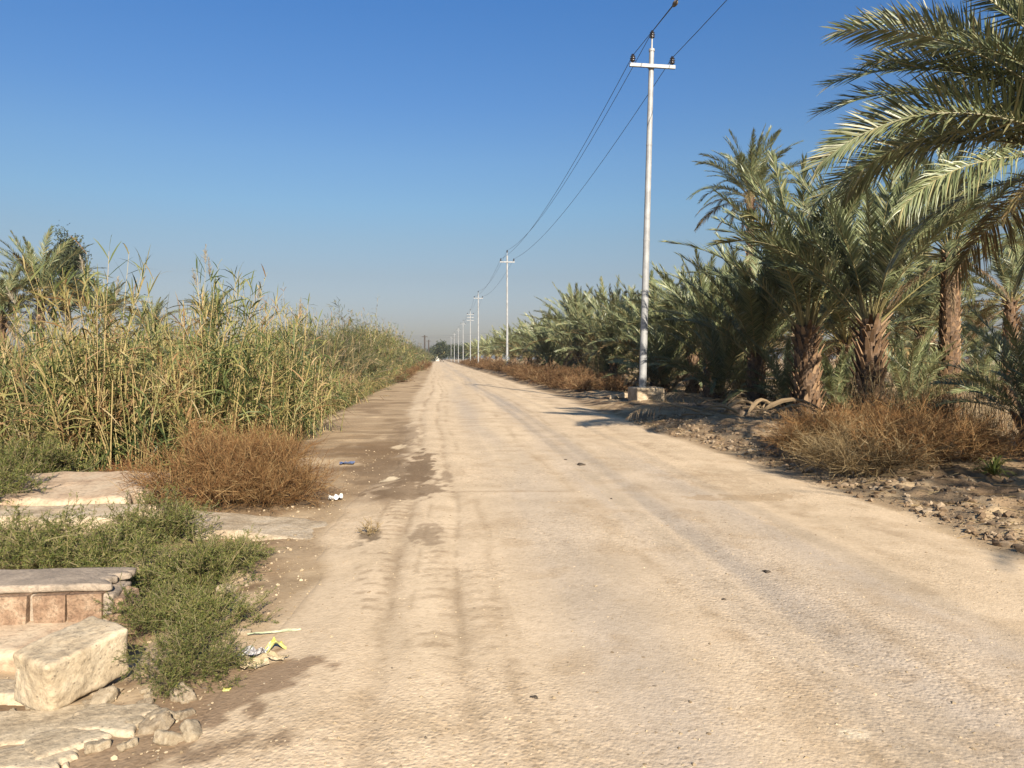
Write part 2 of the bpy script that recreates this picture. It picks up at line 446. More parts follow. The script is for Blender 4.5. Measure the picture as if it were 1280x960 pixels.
    blob(300, 690, .7, .25, .5, (.25, .18, .11))
    blob(1070, 935, .06, .05, .8, (.6, .5, .36))
    seam = np.exp(-((y - 8.95 - .06 * np.sin(x * 3)) / .035) ** 2) * sst(.0, .2, x) * (1 - sst(1.4, 1.7, x))
    c = mix3(c, (.28, .20, .12), seam * .7)
    grit = (road * (1 - .55 * damp) + (1 - road) * .8) * (.35 + .65 * sst(.36, .60, fbm(x * .9 + 60, y * .7, 4)))
    return np.clip(c, 0.02, .8), grit


def set_soil(me, x, y):
    c, g = soil(x, y)
    a = me.attributes.new('soil', 'FLOAT_COLOR', 'POINT')
    a.data.foreach_set('color', np.concatenate([c, np.ones((len(c), 1))], 1).astype(np.float32).ravel())
    a = me.attributes.new('grit', 'FLOAT', 'POINT')
    a.data.foreach_set('value', g.astype(np.float32))


def grid_faces(ny, nx):
    j, i = np.meshgrid(np.arange(ny - 1), np.arange(nx - 1), indexing='ij')
    return np.stack([j * nx + i, j * nx + i + 1, (j + 1) * nx + i + 1, (j + 1) * nx + i], -1).reshape(-1, 4)


def axis_out(a, g, end):
    r = []; s = .06; v = a
    while abs(v) < end:
        s *= g; v = v + s * (1 if a > 0 else -1); r.append(v)
    return r


ys = list(np.linspace(-45, 1.6, 30))
v = 1.63
while v < 1500:
    ys.append(v); v += max(.028, (.0062 if v < 60 else .02) * v)
ys = np.array(ys)
xs = np.concatenate([axis_out(-6.5, 1.16, 1500)[::-1], np.arange(-6.5, 9.0, .042), axis_out(9.0, 1.16, 1500)])
X, Y = np.meshgrid(xs, ys)
Z = height(X, Y)
ins = sst(.05, .35, X - road_left(Y)) * sst(.05, .35, road_right(Y) - X)
Zg = Z - .05 * ins
me = mesh_from('ground', [(np.stack([X, Y, Zg], -1).reshape(-1, 3), grid_faces(len(ys), len(xs)))], M_SOIL, smooth=True)
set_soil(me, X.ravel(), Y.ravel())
tag(link('ground', me), kind='structure')
u = np.linspace(0, 1, 230)[None, :]
yy = ys[ys < 1200][:, None]
xl = road_left(yy) - .02; xr = road_right(yy) + .02
RX = xl + (xr - xl) * u; RY = np.repeat(yy, 230, 1)
edge = np.minimum(RX - xl, xr - RX)
RZ = height(RX, RY) + .006 * sst(.0, .1, edge) - .02 * (1 - sst(0, .06, edge))
me = mesh_from('dirt_road', [(np.stack([RX, RY, RZ], -1).reshape(-1, 3), grid_faces(RX.shape[0], 230))], M_SOIL, smooth=True)
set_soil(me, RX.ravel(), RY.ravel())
tag(link('dirt_road', me), kind='structure')


# ------------------------------------------------------------------ rocks
def rock_mesh(name, dims, mat, seed=0, cuts=5, amp=.04, rnd=.12, freq=3.0, slope=0, chips=0, outline=0):
    bm = bmesh.new(); bmesh.ops.create_cube(bm, size=1)
    bmesh.ops.subdivide_edges(bm, edges=bm.edges[:], cuts=2 ** cuts // 2, use_grid_fill=True)
    d = Vector(dims); sv = Vector((seed * 3.7, seed * 1.9, seed * 5.3))
    m = min(dims)
    for vtx in bm.verts:
        p = Vector((vtx.co.x * d.x, vtx.co.y * d.y, vtx.co.z * d.z))
        # rounded edges
        r = rnd * m
        q = Vector([max(-d[i] / 2 + r, min(d[i] / 2 - r, p[i])) for i in range(3)])
        dv = p - q
        if dv.length > 1e-6:
            p = q + dv.normalized() * r
        if chips:
            c = mnoise.noise(p * 4.0 + sv * 2)
            if c > .15: p = p * (1 - chips * (c - .15))
        if outline:
            an = math.atan2(p.y / d.y, p.x / d.x)
            k_ = 1 + outline * mnoise.fractal(Vector((math.cos(an) * 1.4, math.sin(an) * 1.4, seed * 2.1)), 1.0, 2.0, 4) * 1.6
            p.x *= k_; p.y *= k_
        n = mnoise.fractal(p * freq + sv, 1.0, 2.0, 5)
        p += p.normalized() * (amp * n)
        p.z += slope * p.x
        vtx.co = p
    me = bpy.data.meshes.new(name); bm.to_mesh(me); bm.free()
    me.materials.append(mat)
    for f in me.polygons: f.use_smooth = True
    return me


# boulder: squared, pale, lying on the broken paving
cxy = np.array(at(58, 3.46)); a_ = rad(57)
bx, by = cxy + np.array([math.cos(a_), math.sin(a_)]) * .20 + np.array([-math.sin(a_), math.cos(a_)]) * .16
me = rock_mesh('stone_block', (.42, .30, .25), M_STONE, seed=4, cuts=6, amp=.026, rnd=.09, freq=3.2, chips=.22)
o = link('stone_block', me, None, (bx, by, .115), (rad(3), rad(-7), a_))
tag(o, 'squared pale limestone block with a chipped corner beside the low green weeds', 'stone')

# brick ledge with cement top
lx, ly = at(30, 4.75)
ledge = thing('brick_ledge', 'low remnant of red brick wall with grey cement cap at left edge', 'wall', (lx, ly, -.13), rad(-2))
parts = []
bw = .215; rr = np.random.default_rng(2)
for k in range(-6, 3):
    w = bw * rr.uniform(.93, 1.0) - .014
    bmx = k * bw + .19
    if bmx > .50: continue
    hh = .185 * rr.uniform(.94, 1.0)
    V, F = box(bmx, -.02 + rr.uniform(-.012, .012), .11 + hh / 2, w, .24, hh)
    V = V + rr.normal(0, .005, V.shape)
    parts.append((V + rr.normal(0, .004, V.shape), F))
V, F = box(.56, .03, .19, .13, .2, .12); parts.append((V + rr.normal(0, .012, V.shape), F))
V, F = box(.59, .0, .10, .16, .2, .13); parts.append((V + rr.normal(0, .012, V.shape), F))
link('brick_course', mesh_from('brick_course', parts, M_BRICK), ledge)
link('mortar_core', rock_mesh('mortar_core', (1.95, .30, .19), M_GREYTOP, 9, 6, .016, .1, 6), ledge, (-.42, .045, .19))
link('cement_cap', rock_mesh('cement_cap', (1.85, .46, .05), M_GREYTOP, 10, 6, .022, .4, 4, outline=.10), ledge, (-.42, .14, .312), (rad(-2), 0, 0))
link('plaster_footing', rock_mesh('plaster_footing', (1.75, .50, .16), M_PINK, 11, 6, .03, .3, 3, outline=.08), ledge, (-.38, -.25, .03), (rad(6), 0, 0))

# concrete slabs of the old culvert
def slab(px, d, dims, mat, label, seed, rz=0, z=None, tilt=(0, 0), amp=.03, rnd=.35, name='concrete_slab'):
    x, y = at(px, d)
    o = link(name, rock_mesh(name, dims, mat, seed, 6, amp, rnd, 2.6, outline=.2), None, (x, y, hz(x, y) + (dims[2] * .3 if z is None else z)), (rad(tilt[0]), rad(tilt[1]), rad(rz)))
    return tag(o, label, 'slab')


slab(80, 8.5, (1.9, 1.3, .22), M_PINK, 'smooth pinkish concrete slab below the reeds, farthest slab from the stone block', 21, -3, .10, (4, 0))
slab(70, 7.55, (1.7, .55, .16), M_CONCRETE, 'crumbled whitish concrete edge in front of the smooth pinkish slab', 22, -5, .04, (3, 0), .05, .3)
slab(310, 7.25, (1.5, .85, .16), M_CONCRETE, 'pale rounded concrete slab lying in front of the brown dry bush', 23, -12, -.015, (0, 2.5), .04, .5)
# broken paving stones in the corner
for i, (px, py, sx, sy, rz, lab) in enumerate((
        (30, 905, .58, .34, 12, 'pale cracked paving stone under the left end of the stone block'),
        (74, 930, .30, .24, 40, 'small cream paving stone with pits in front of the stone block'),
        (128, 905, .36, .26, -8, 'flat paving stone just right of the pitted cream stone'),
        (10, 955, .44, .2, 3, 'paving stone cut by the bottom left corner of the view'),
        (8, 845, .30, .20, 0, 'rounded stone wedged left of the stone block'))):
    d = CAM_Z * FPX / (py - 448)
    slab(px, d, (sx, sy, .10), M_STONE, lab, 30 + i, rz, -.018 if i < 4 else .03, (1, 0), .016, .25, 'paving_stone')['category'] = 'paving'

LS = [rock_mesh('loose_stone', (1, .75, .55), M_STONE if i else M_CONCRETE, 140 + i, 4, .16, .25, 1.6, chips=.3, outline=.25) for i in range(3)]
rl = np.random.default_rng(17)
for i in range(30):
    px, py = (rl.uniform(100, 245), rl.uniform(868, 940)) if i < 18 else (rl.uniform(120, 330), rl.uniform(700, 800)) if i < 24 else (rl.uniform(0, 130), rl.uniform(838, 900))
    d = CAM_Z * FPX / (py - 448); x, y = at(px, d); s_ = rl.uniform(.03, .085) if i % 4 else rl.uniform(.08, .13)
    o = link('loose_stone', LS[i % 3], None, (x, y, hz(x, y) + .12 * s_), (rl.normal(0, .25), rl.normal(0, .25), rl.uniform(0, 6.28)), (s_, s_, s_))
    tag(o, 'small loose broken stone on the soil round the brick ledge and the weeds', 'stone', 'loose stones near the brick ledge')

# ------------------------------------------------------------------ palms
def frond_parts(L, e0, bend, nl=55, ll=.42, w=.016, k=3, twist=0.0, side=0.0, vee=30, dead=False, droop=.16, seed=0, rr_=.018, angs=(60, 44, 16)):
    r = np.random.default_rng(seed)
    K = 18
    t = np.linspace(0, 1, K)
    e = rad(e0) - rad(bend) * t ** 1.5
    azz = side * t ** 2
    dv = np.stack([np.cos(e) * np.cos(azz), np.cos(e) * np.sin(azz), np.sin(e)], 1)
    P = np.concatenate([[[0, 0, 0]], np.cumsum((dv[1:] + dv[:-1]) / 2 * (L / (K - 1)), 0)])
    T = unit(np.gradient(P, axis=0))
    S = unit(np.cross(np.array([0, 0, 1.]), T) + 1e-6)
    Nn = np.cross(T, S)
    tw = twist * t
    S2 = S * np.cos(tw)[:, None] + Nn * np.sin(tw)[:, None]
    N2 = np.cross(T, S2)
    # midrib
    rt = rr_ * (1 - .85 * t) * (L / 3.8); rt[:2] *= 1.5
    mid = tubes(P[None], rt[None], 5)
    # leaflets
    tl = np.linspace(.16, .995, nl) ** .95
    tl = np.repeat(tl, 2) + r.normal(0, .003, nl * 2); tl = np.clip(tl, .14, .999)
    sg = np.tile([1., -1.], nl)
    f = tl * (K - 1); i0 = np.minimum(f.astype(int), K - 2); fr = (f - i0)[:, None]
    lerp = lambda A: A[i0] * (1 - fr) + A[i0 + 1] * fr
    B, Tt, Ss, Ns = lerp(P), unit(lerp(T)), unit(lerp(S2)), unit(lerp(N2))
    prof = np.interp(tl, [.14, .3, .5, .8, 1], [.55, .95, 1, .78, .45])
    ln = ll * prof * r.uniform(.82, 1.12, nl * 2)
    a = np.radians(np.interp(tl, [.14, .5, 1], list(angs)) + r.normal(0, 5, nl * 2))
    vv = np.radians(r.choice([vee, vee * .3, vee * 1.3], nl * 2) + r.normal(0, 7, nl * 2))
    D = Tt * np.cos(a)[:, None] + (Ss * (sg * np.cos(vv))[:, None] + Ns * np.sin(vv)[:, None]) * np.sin(a)[:, None]
    s = np.linspace(0, 1, k)
    dr = droop * r.uniform(.5, 1.6, nl * 2)
    PL = B[:, None] + D[:, None] * (ln[:, None] * s)[..., None]
    PL[..., 2] -= (ln * dr)[:, None] * s ** 2
    wd = {2: [1, .15], 3: [.75, 1, .06], 4: [.7, 1, .8, .05]}[k]
    wl = w * np.array(wd)[None] * (ln / ll)[:, None] ** .5
    Wv = unit(np.cross(D, Ns + r.normal(0, .35, D.shape)))
    lf = ribbons(PL, Wv[:, None] * wl[..., None])
    return mid, lf


PROTO = {}


def proto(kind, lod, var):
    key = (kind, lod, var)
    if key in PROTO: return PROTO[key]
    nl, k, w = {'near': (125, 4, .0135), 'mid': (86, 3, .016), 'far': (58, 3, .021)}[lod]
    r = np.random.default_rng(hash((kind, var)) % 9999 if False else sum(map(ord, kind)) * 7 + var * 31)
    e0, bd = {'up': (84, 30), 'high': (72, 46), 'mid': (57, 62), 'low': (38, 70), 'droop': (12, 66), 'dead': (-35, 40)}[kind]
    e0 += r.uniform(-6, 6); bd += r.uniform(-14, 14)
    parts = frond_parts(4.0, e0, bd, nl, (.66 if lod == 'near' else .56) if kind != 'dead' else .38, w, k, twist=r.uniform(-.9, .9) if lod != 'near' else (-1.25, 1.1, -.8)[var], angs=(60, 44, 16) if lod != 'near' else (72, 58, 24), side=r.uniform(-.35, .35),
                        vee=28, droop=.09 if kind not in ('droop', 'dead') else .5, seed=var * 13 + len(kind))
    PROTO[key] = parts
    return parts


PROTO_ME = {}


def proto_mesh(kind, lod, var):
    key = (kind, lod, var)
    if key not in PROTO_ME:
        mid, lf = proto(kind, lod, var)
        mats = [M_RACHIS, M_FROND] if kind != 'dead' else [M_DEAD, M_DEAD]
        if kind == 'droop' and var == 1: mats = [M_RACHIS, M_FROND_OLD]
        PROTO_ME[key] = mesh_from('frond', [(mid[0], mid[1], 0), (lf[0], lf[1], 1)], mats)
    return PROTO_ME[key]


def trunk_mesh(h, r0, r1, nb, bl=.22, bwid=.09, ang=24, seed=0, ragged=1.0):
    r = np.random.default_rng(seed)
    k = 9; z = np.linspace(-.25, h, k)
    P = np.stack([.03 * np.sin(z * 1.1 + seed), .03 * np.cos(z * .9 + seed), z], 1)[None]
    R_ = np.interp(z, [-.25, 0, h * .2, h], [r0 * 1.2, r0 * 1.1, r0, r1])[None]
    core = tubes(P, R_, 12)
    i = np.arange(nb); th = i * 2.39996 + r.normal(0, .12, nb); zz = (i + .5) / nb * h * 1.02
    rr = np.interp(zz, [0, h * .2, h], [r0 * 1.1, r0, r1]) * .93
    radial = np.stack([np.cos(th), np.sin(th), 0 * th], 1); tang = np.stack([-np.sin(th), np.cos(th), 0 * th], 1)
    a = np.radians(ang + r.normal(0, 7 * ragged, nb) + 14 * ragged * (zz / h > .8))
    d = radial * np.sin(a)[:, None] + np.array([0, 0, 1.]) * np.cos(a)[:, None]
    nrm = radial * np.cos(a)[:, None] - np.array([0, 0, 1.]) * np.sin(a)[:, None]
    tang = unit(tang + d * r.normal(0, .15 * ragged, nb)[:, None])
    L = bl * r.uniform(.7, 1.35, nb) ** ragged
    b0 = radial * rr[:, None] + np.stack([0 * zz, 0 * zz, zz - bl * .4], 1)
    Vs = []
    for s_, wf, tf in ((0, 1.0, 1.0), (.55, .8, .7), (1.0, .5, .45)):
        c = b0 + d * (L * s_)[:, None]
        for sx, sy in ((-1, -1), (1, -1), (1, 1), (-1, 1)):
            Vs.append(c + tang * (sx * bwid * .5 * wf) + nrm * (sy * .022 * tf))
    V = np.stack(Vs, 1)
    q = []
    for j in range(2):
        for i4 in range(4):
            q.append([j * 4 + i4, j * 4 + (i4 + 1) % 4, (j + 1) * 4 + (i4 + 1) % 4, (j + 1) * 4 + i4])
    q.append([8, 9, 10, 11])
    F = (np.arange(nb)[:, None, None] * 12 + np.array(q)[None]).reshape(-1, 4)
    return mesh_from('trunk', [(core[0], core[1], 0), (V.reshape(-1, 3), F, 1)], [M_CORE, M_BOOT])


GA = 2.39996
CR = {'vase': ['up', 'up', 'high', 'high', 'high', 'mid', 'mid', 'mid', 'low', 'low'],
      'full': ['up', 'high', 'high', 'mid', 'mid', 'mid', 'low', 'low', 'droop', 'droop'],
      'fan': ['up', 'up', 'up', 'high', 'high', 'high', 'high', 'mid', 'mid', 'mid'],
      'shoot': ['up', 'high', 'high', 'mid', 'mid', 'low', 'low']}


def frond_list(n, style, seed):
    r = np.random.default_rng(seed)
    seq = CR[style]; out = []
    for i in range(n):
        f = i / n
        kind = seq[min(len(seq) - 1, int(f * len(seq)))]
        out.append((kind, int(r.integers(0, 3)), i * GA + r.normal(0, .12), r.uniform(.85, 1.1), r.normal(0, .06), r.normal(0, .06), f))
    return out


def palm(x, y, h, fl, n, style, label, group, seed, lod='mid', rt=.22, nb=110, extra=(), name='date_palm', dead=0, lean=(0, 0), boots={}, skip=None):
    z = hz(x, y)
    root = thing(name, label, 'palm tree', (x, y, z - .02), 0, group)
    root.rotation_euler = (lean[0], lean[1], 0)
    link('trunk', trunk_mesh(h, rt * 1.1, rt * .85, nb, seed=seed, **boots), root)
    sc = fl / 4.0
    lst = frond_list(n, style, seed)
    if skip:                                  # leave one side to the fronds listed one by one
        mid_, half = (skip[0] + skip[1]) / 2, (skip[1] - skip[0]) / 2
        lst = [q for q in lst if abs((q[2] - mid_ + math.pi) % (2 * math.pi) - math.pi) > half]
    lst = lst + list(extra)
    rr = np.random.default_rng(seed + 5)
    for i in range(dead):
        lst.append(('dead', i % 3, rr.uniform(0, 6.28), rr.uniform(.5, .75), 0, 0, 1))
    for kind, var, az, s, tx, ty, f in lst:
        c, sn = math.cos(az), math.sin(az)
        rr_ = rt * .55
        zz = h + .12 - .35 * f
        link('frond', proto_mesh(kind, lod, var), root, (c * rr_, sn * rr_, zz), (tx, ty, az), (sc * s,) * 3)
    return root


# --- crown meshes shared by the farther palms
def crown_mesh(n, style, seed, dead=8):
    parts = []
    lst = frond_list(n, style, seed)
    rr = np.random.default_rng(seed + 50)
    for i in range(dead):
        lst.append(('dead', i % 3, rr.uniform(0, 6.28), rr.uniform(.5, .8), 0, 0, 1))
    for kind, var, az, s, tx, ty, f in lst:
        mid, lf = proto(kind, 'far', var)
        Mx = np.array(Matrix.Rotation(az, 3, 'Z') @ Matrix.Rotation(ty, 3, 'Y') @ Matrix.Rotation(tx, 3, 'X')) * s
        off = np.array([math.cos(az) * .12, math.sin(az) * .12, .1 - .35 * f])
        dd = kind == 'dead'
        old = kind in ('droop', 'low', 'mid')
        parts.append((mid[0] @ Mx.T + off, mid[1], 2 if dd else 0))
        parts.append((lf[0] @ Mx.T + off, lf[1], 2 if dd else (3 if old and rr.random() < (.6 if kind == 'droop' else .22) else 1)))
    return mesh_from('crown', parts, [M_RACHIS, M_FROND, M_DEAD, M_FROND_OLD])


CROWNS_V = [crown_mesh(36, 'vase', 60 + i) for i in range(3)]
CROWNS_F = [crown_mesh(48, 'full', 70 + i, 6) for i in range(3)]
TRUNKS = [trunk_mesh(2.0, .24, .20, 60, seed=80 + i) for i in range(3)]
TALL = [trunk_mesh(8.0, .22, .18, 150, bl=.14, ang=14, seed=90 + i, ragged=.5) for i in range(2)]


def palm_far(x, y, h, fl, style, label, group, seed):
    r = np.random.default_rng(seed)
    root = thing('date_palm', label, 'palm tree', (x, y, hz(x, y) - .02), r.uniform(0, 6.28), group)
    tm, th = (TALL[seed % 2], 8.0) if h > 4.5 else (TRUNKS[seed % 3], 2.0)
    link('trunk', tm, root, (0, 0, 0), (0, 0, 0), (1, 1, h / th))
    cm = (CROWNS_V if style == 'vase' else CROWNS_F)[seed % 3]
    s = fl / 4.0
    link('crown', cm, root, (0, 0, h), (r.normal(0, .05), r.normal(0, .05), 0), (s, s, s * r.uniform(.92, 1.08)))
    return root


AZ_LEFT = math.atan2(-RGT[1], -RGT[0])      # pointing to image left

# near palm whose crown hangs in from the right edge
nx, ny = at(1405, 10.0)
A = AZ_LEFT
palm(nx, ny, 4.0, 4.5, 46, 'full', 'date palm whose arching fronds hang in at the upper right, nearest palm', None, 201, 'near', .24, 120, extra=[
    ('low', 0, A - .02, .93, 0, 0, .6), ('low', 1, A - .14, .90, 0, 0, .6), ('mid', 0, A - .05, .90, 0, 0, .3), ('mid', 1, A - .22, .92, 0, 0, .3),
    ('high', 2, A - .2, .80, 0, 0, .2), ('high', 1, A - .6, .85, 0, 0, .2), ('high', 0, A + .1, .80, 0, 0, .2), ('mid', 2, A - .5, .9, 0, 0, .3), ('mid', 0, A - .75, .95, 0, 0, .3),
    ('low', 2, A - .42, .9, 0, 0, .6), ('low', 0, A - .7, .95, 0, 0, .6), ('low', 1, A - .95, .95, 0, 0, .6),
    ('droop', 0, A - .08, .68, 0, 0, .6), ('droop', 2, A - .9, .75, 0, 0, .8), ('droop', 1, A + .3, .5, 0, 0, 1),
    ('mid', 1, A - .40, .8, 0, 0, .3), ('mid', 2, A + .12, .72, 0, 0, .3), ('high', 0, A - .4, .8, 0, 0, .2), ('low', 1, A - .55, .78, 0, 0, .5), ('mid', 0, A - .95, .9, 0, 0, .4)],
    dead=4, skip=(A - 1.0, A + .75))
# the two trunks with leaf bases behind the dry bush
px_, py_ = at(1087, 18.4)
palm(px_, py_, 2.5, 4.3, 32, 'fan', 'date palm with shaggy sunlit trunk and upright fan of fronds behind the dry bush', None, 202, 'mid', .27, 120, boots=dict(bl=.34, bwid=.11, ang=26))
px_, py_ = at(1008, 21.6)
palm(px_, py_, 2.5, 4.6, 36, 'fan', 'date palm with half shaded trunk at left end of the dry bush', None, 203, 'mid', .32, 120, boots=dict(bl=.32, bwid=.13, ang=24))
px_, py_ = at(945, 24.5)
palm(px_, py_, 1.7, 3.8, 42, 'fan', 'dark bushy date palm between the debris heap and the half shaded trunk', None, 204, 'mid', .25, 80)
px_, py_ = at(888, 30)
palm(px_, py_, 1.7, 3.9, 42, 'fan', 'bushy date palm in shade behind the debris heap', None, 205, 'mid', .25, 70, dead=6)
px_, py_ = at(866, 34.5)
palm(px_, py_, 1.9, 4.1, 38, 'fan', 'bushy date palm right behind the nearest power pole', None, 206, 'mid', .25, 70, dead=6)
px_, py_ = at(936, 39)
palm(px_, py_, 9.9, 3.3, 54, 'full', 'tall date palm whose round crown rises above the grove', None, 207, 'mid', .22, 170, dead=6)
px_, py_ = at(1186, 21.5)
palm(px_, py_, 4.7, 3.6, 44, 'full', 'date palm with tall bare ringed trunk at the right', None, 208, 'mid', .235, 260, dead=4, boots=dict(bl=.17, bwid=.11, ang=21, ragged=.6))
px_, py_ = at(1262, 26)
palm(px_, py_, 3.6, 3.4, 28, 'full', 'drooping date palm right of the tall bare trunk', None, 209, 'mid', .2, 110, dead=5)

# shoots growing from the ground between the trunks
SH = 'young palm shoots between the trunks'
for i, (px, d, fl, lab) in enumerate((
        (1135, 21, 2.3, 'young palm shoot between the shaggy trunk and the tall bare trunk'),
        (1045, 22.5, 2.0, 'young palm shoot between the two shaggy trunks'),
        (985, 23, 2.2, 'young palm shoot left of the half shaded trunk'),
        (1228, 30, 2.6, 'young palm shoot on the sunlit clearing right of the bare trunk'),
        (1165, 27, 2.6, 'young palm shoot just behind the tall bare trunk'),
        (1288, 11.5, 1.6, 'dark young palm shoot cut by the right edge of the view'))):
    x, y = at(px, d)
    palm(x, y, .25 if i < 5 else .7, fl, 30, 'shoot', lab, SH, 300 + i, 'mid', .13, 20)

# roadside row going away
rg0 = np.random.default_rng(31)
ROW = 'low bushy palms lining the right side of the road'
row = [(11.2, 38.5, 1.7, 4.1), (10.4, 44.5, 1.3, 4.2), (11.6, 50, 2.7, 4.2), (10.4, 56, 2.0, 4.6), (11.4, 61, 3.0, 4.4), (10.0, 68, 1.3, 4.2),
       (10.8, 75, 1.8, 4.3), (10.0, 83, 1.7, 4.2), (10.6, 92, 1.8, 4.4), (10.2, 102, 1.9, 4.3), (10.9, 113, 1.8, 4.4), (10.2, 125, 2.0, 4.4),
       (10.6, 139, 2.0, 4.5), (10.4, 155, 2.0, 4.5), (10.9, 173, 2.2, 4.6), (10.4, 194, 2.2, 4.6), (11, 218, 2.2, 4.6), (11, 248, 2.4, 4.8)]
rowlab = {0: 'low bushy palm of the roadside row directly right of the nearest pole, first beyond it',
          1: 'low bushy palm of the roadside row left of the nearest pole',
          3: 'broad bushy palm forming the high crest of the roadside row'}
for i, (x, y, h, fl) in enumerate(row):
    palm_far(x, y, h, fl, 'vase', rowlab.get(i, 'low bushy palm in the long row beside the receding power poles'), ROW, 400 + i)
for i in range(12):
    y = 25 + i * 5.0 + rg0.uniform(-1, 1); x = rg0.uniform(9.6, 13.5)
    palm_far(x, y, .35, rg0.uniform(2.2, 3.2), 'vase', 'low palm shoot filling the foot of the roadside palm row', 'palm shoots under the roadside row', 600 + i)
# grove behind
GR = 'palms deep in the grove'
k = 0
rg = np.random.default_rng(44)
for gy in np.arange(27, 130, 7.0):
    for gx in (15.5, 21, 27.5, 35):
        if gx > 22 and gy > 75: continue
        x = gx + rg.uniform(-1.2, 1.2); y = gy + rg.uniform(-2, 2)
        if x / y > .98: continue
        if 1185 < 640 + FPX * (x * RGT[0] + y * RGT[1]) / (x * FWD[0] + y * FWD[1]) and y < 36: continue
        palm_far(x, y, rg.uniform(1.6, 3.2), rg.uniform(3.7, 4.5), 'vase' if k % 3 else 'full', 'palm standing deep in the grove behind the front palms', GR, 500 + k); k += 1
# palms beside the viewer, just outside the view, that shade the verge
OFF = 'palms standing along the verge beside the viewer'
for i, (x, y, h, fl) in enumerate(((12.0, 2.0, 3.6, 4.0), (9.8, -3.5, 3.6, 4.0))):
    palm_far(x, y, h, fl, 'full', 'palm on the verge beside the viewer, right of the view', OFF, 700 + i)

# left: palms beyond the reeds
LP = 'palms standing beyond the reed bed'
for i, (px, d, py, fl, lab) in enumerate((
        (52, 38, 372, 3.5, 'large grey green palm rising above the reeds at far left'),
        (2, 36, 395, 2.9, 'palm cut by the left edge of the view beyond the reeds'),
        (268, 62, 398, 2.8, 'small round palm crown above the second reed clump'),
        (190, 60, 415, 2.8, 'low palm crown in the gap between the two reed clumps'),
        (135, 52, 395, 3.0, 'palm half hidden right of the large palm at far left'))):
    x, y = at(px, d)
    palm_far(x, y, zof(py, d), fl, 'full', lab, LP, 800 + i)


# ------------------------------------------------------------------ bushes, weeds
def strands(n1, n2, n3, R_, H_, r, flat=.5, core=.3, sway=.17, l2=(.25, .5), l3=(.10, .22), spread=.9):
    ph = r.uniform(0, 2 * math.pi, n1); ro = np.sqrt(r.uniform(0, 1, n1))
    end = np.stack([R_ * ro * np.cos(ph), R_ * ro * np.sin(ph), H_ * np.sqrt(np.maximum(0, 1 - ro ** 2 * .9)) * np.clip(r.normal(.82, .2, n1), .3, 1.3)], 1)
    st = np.stack([end[:, 0] * core, end[:, 1] * core, 0 * ph - .03], 1)
    t = np.linspace(0, 1, 5)[None, :, None]
    bow = np.zeros((n1, 1, 3)); bow[..., 2] = H_ * flat * .35
    A = st[:, None] * (1 - t) + end[:, None] * t + bow * 4 * t * (1 - t) * .5 + np.cumsum(r.normal(0, sway * .25 * R_, (n1, 5, 3)), 1) * t
    lv = [A]
    S = max(R_, H_)
    for n, (lo, hi), kk, t0 in ((n2, l2, 4, .15), (n3, l3, 3, .1)):
        Pa = lv[-1]; m, k, _ = Pa.shape
        idx = r.integers(0, m, n); tt = r.uniform(t0, 1, n) * (k - 1); j = np.minimum(tt.astype(int), k - 2); f = (tt - j)[:, None]
        b = Pa[idx, j] * (1 - f) + Pa[idx, j + 1] * f
        d0 = unit(Pa[idx, j + 1] - Pa[idx, j])
        d = unit(d0 + r.normal(0, spread, (n, 3)) * .8 + np.array([0, 0, .25]))
        ln = r.uniform(lo, hi, n) * S
        s = np.linspace(0, 1, kk)[None, :, None]
        C = b[:, None] + d[:, None] * ln[:, None, None] * s + r.normal(0, .06, (n, 1, 3)) * ln[:, None, None] * s ** 2 * 2
        C[..., 2] = np.maximum(C[..., 2], -.02)
        lv.append(C)
    return lv


def twig_mesh(name, lv, w, mat, stem=None):
    parts = []
    for P, ww in zip(lv, w):
        tp = np.linspace(1, .45, P.shape[1])[None] * np.full((P.shape[0], 1), ww)
        parts.append(face_ribbons(P, tp))
    return mesh_from(name, parts, mat)


def leaf_on(P, n, l, w, r, up=.3):
    m, k, _ = P.shape
    idx = r.integers(0, m, n); tt = r.uniform(.1, 1, n) * (k - 1); j = np.minimum(tt.astype(int), k - 2); f = (tt - j)[:, None]
    b = P[idx, j] * (1 - f) + P[idx, j + 1] * f
    d0 = unit(P[idx, j + 1] - P[idx, j])
    d = unit(d0 * .8 + r.normal(0, .6, (n, 3)) + np.array([0, 0, up]))
    ln = r.uniform(.6, 1.3, n) * l
    s = np.linspace(0, 1, 3)[None, :, None]
    C = b[:, None] + d[:, None] * ln[:, None, None] * s
    C[:, 2, 2] -= ln * .15
    side = unit(np.cross(d, r.normal(size=(n, 3))))
    return ribbons(C, side[:, None] * (np.array([.5, 1, .1])[None, :, None] * w))


def dry_bush_mesh(seed, R_=1.0, H_=.8, dense=1.0, mat=None, w=(.006, .004, .0028)):
    r = np.random.default_rng(seed)
    lv = strands(int(70 * dense), int(900 * dense), int(5200 * dense), R_, H_, r)
    return twig_mesh('twigs', lv, w, mat or M_BROWN)


def put_bush(name, me, x, y, label, cat, group=None, rz=0, sc=(1, 1, 1), stems=None):
    o = link(name, me, None, (x, y, hz(x, y)), (0, 0, rz), sc)
    return tag(o, label, cat, group)


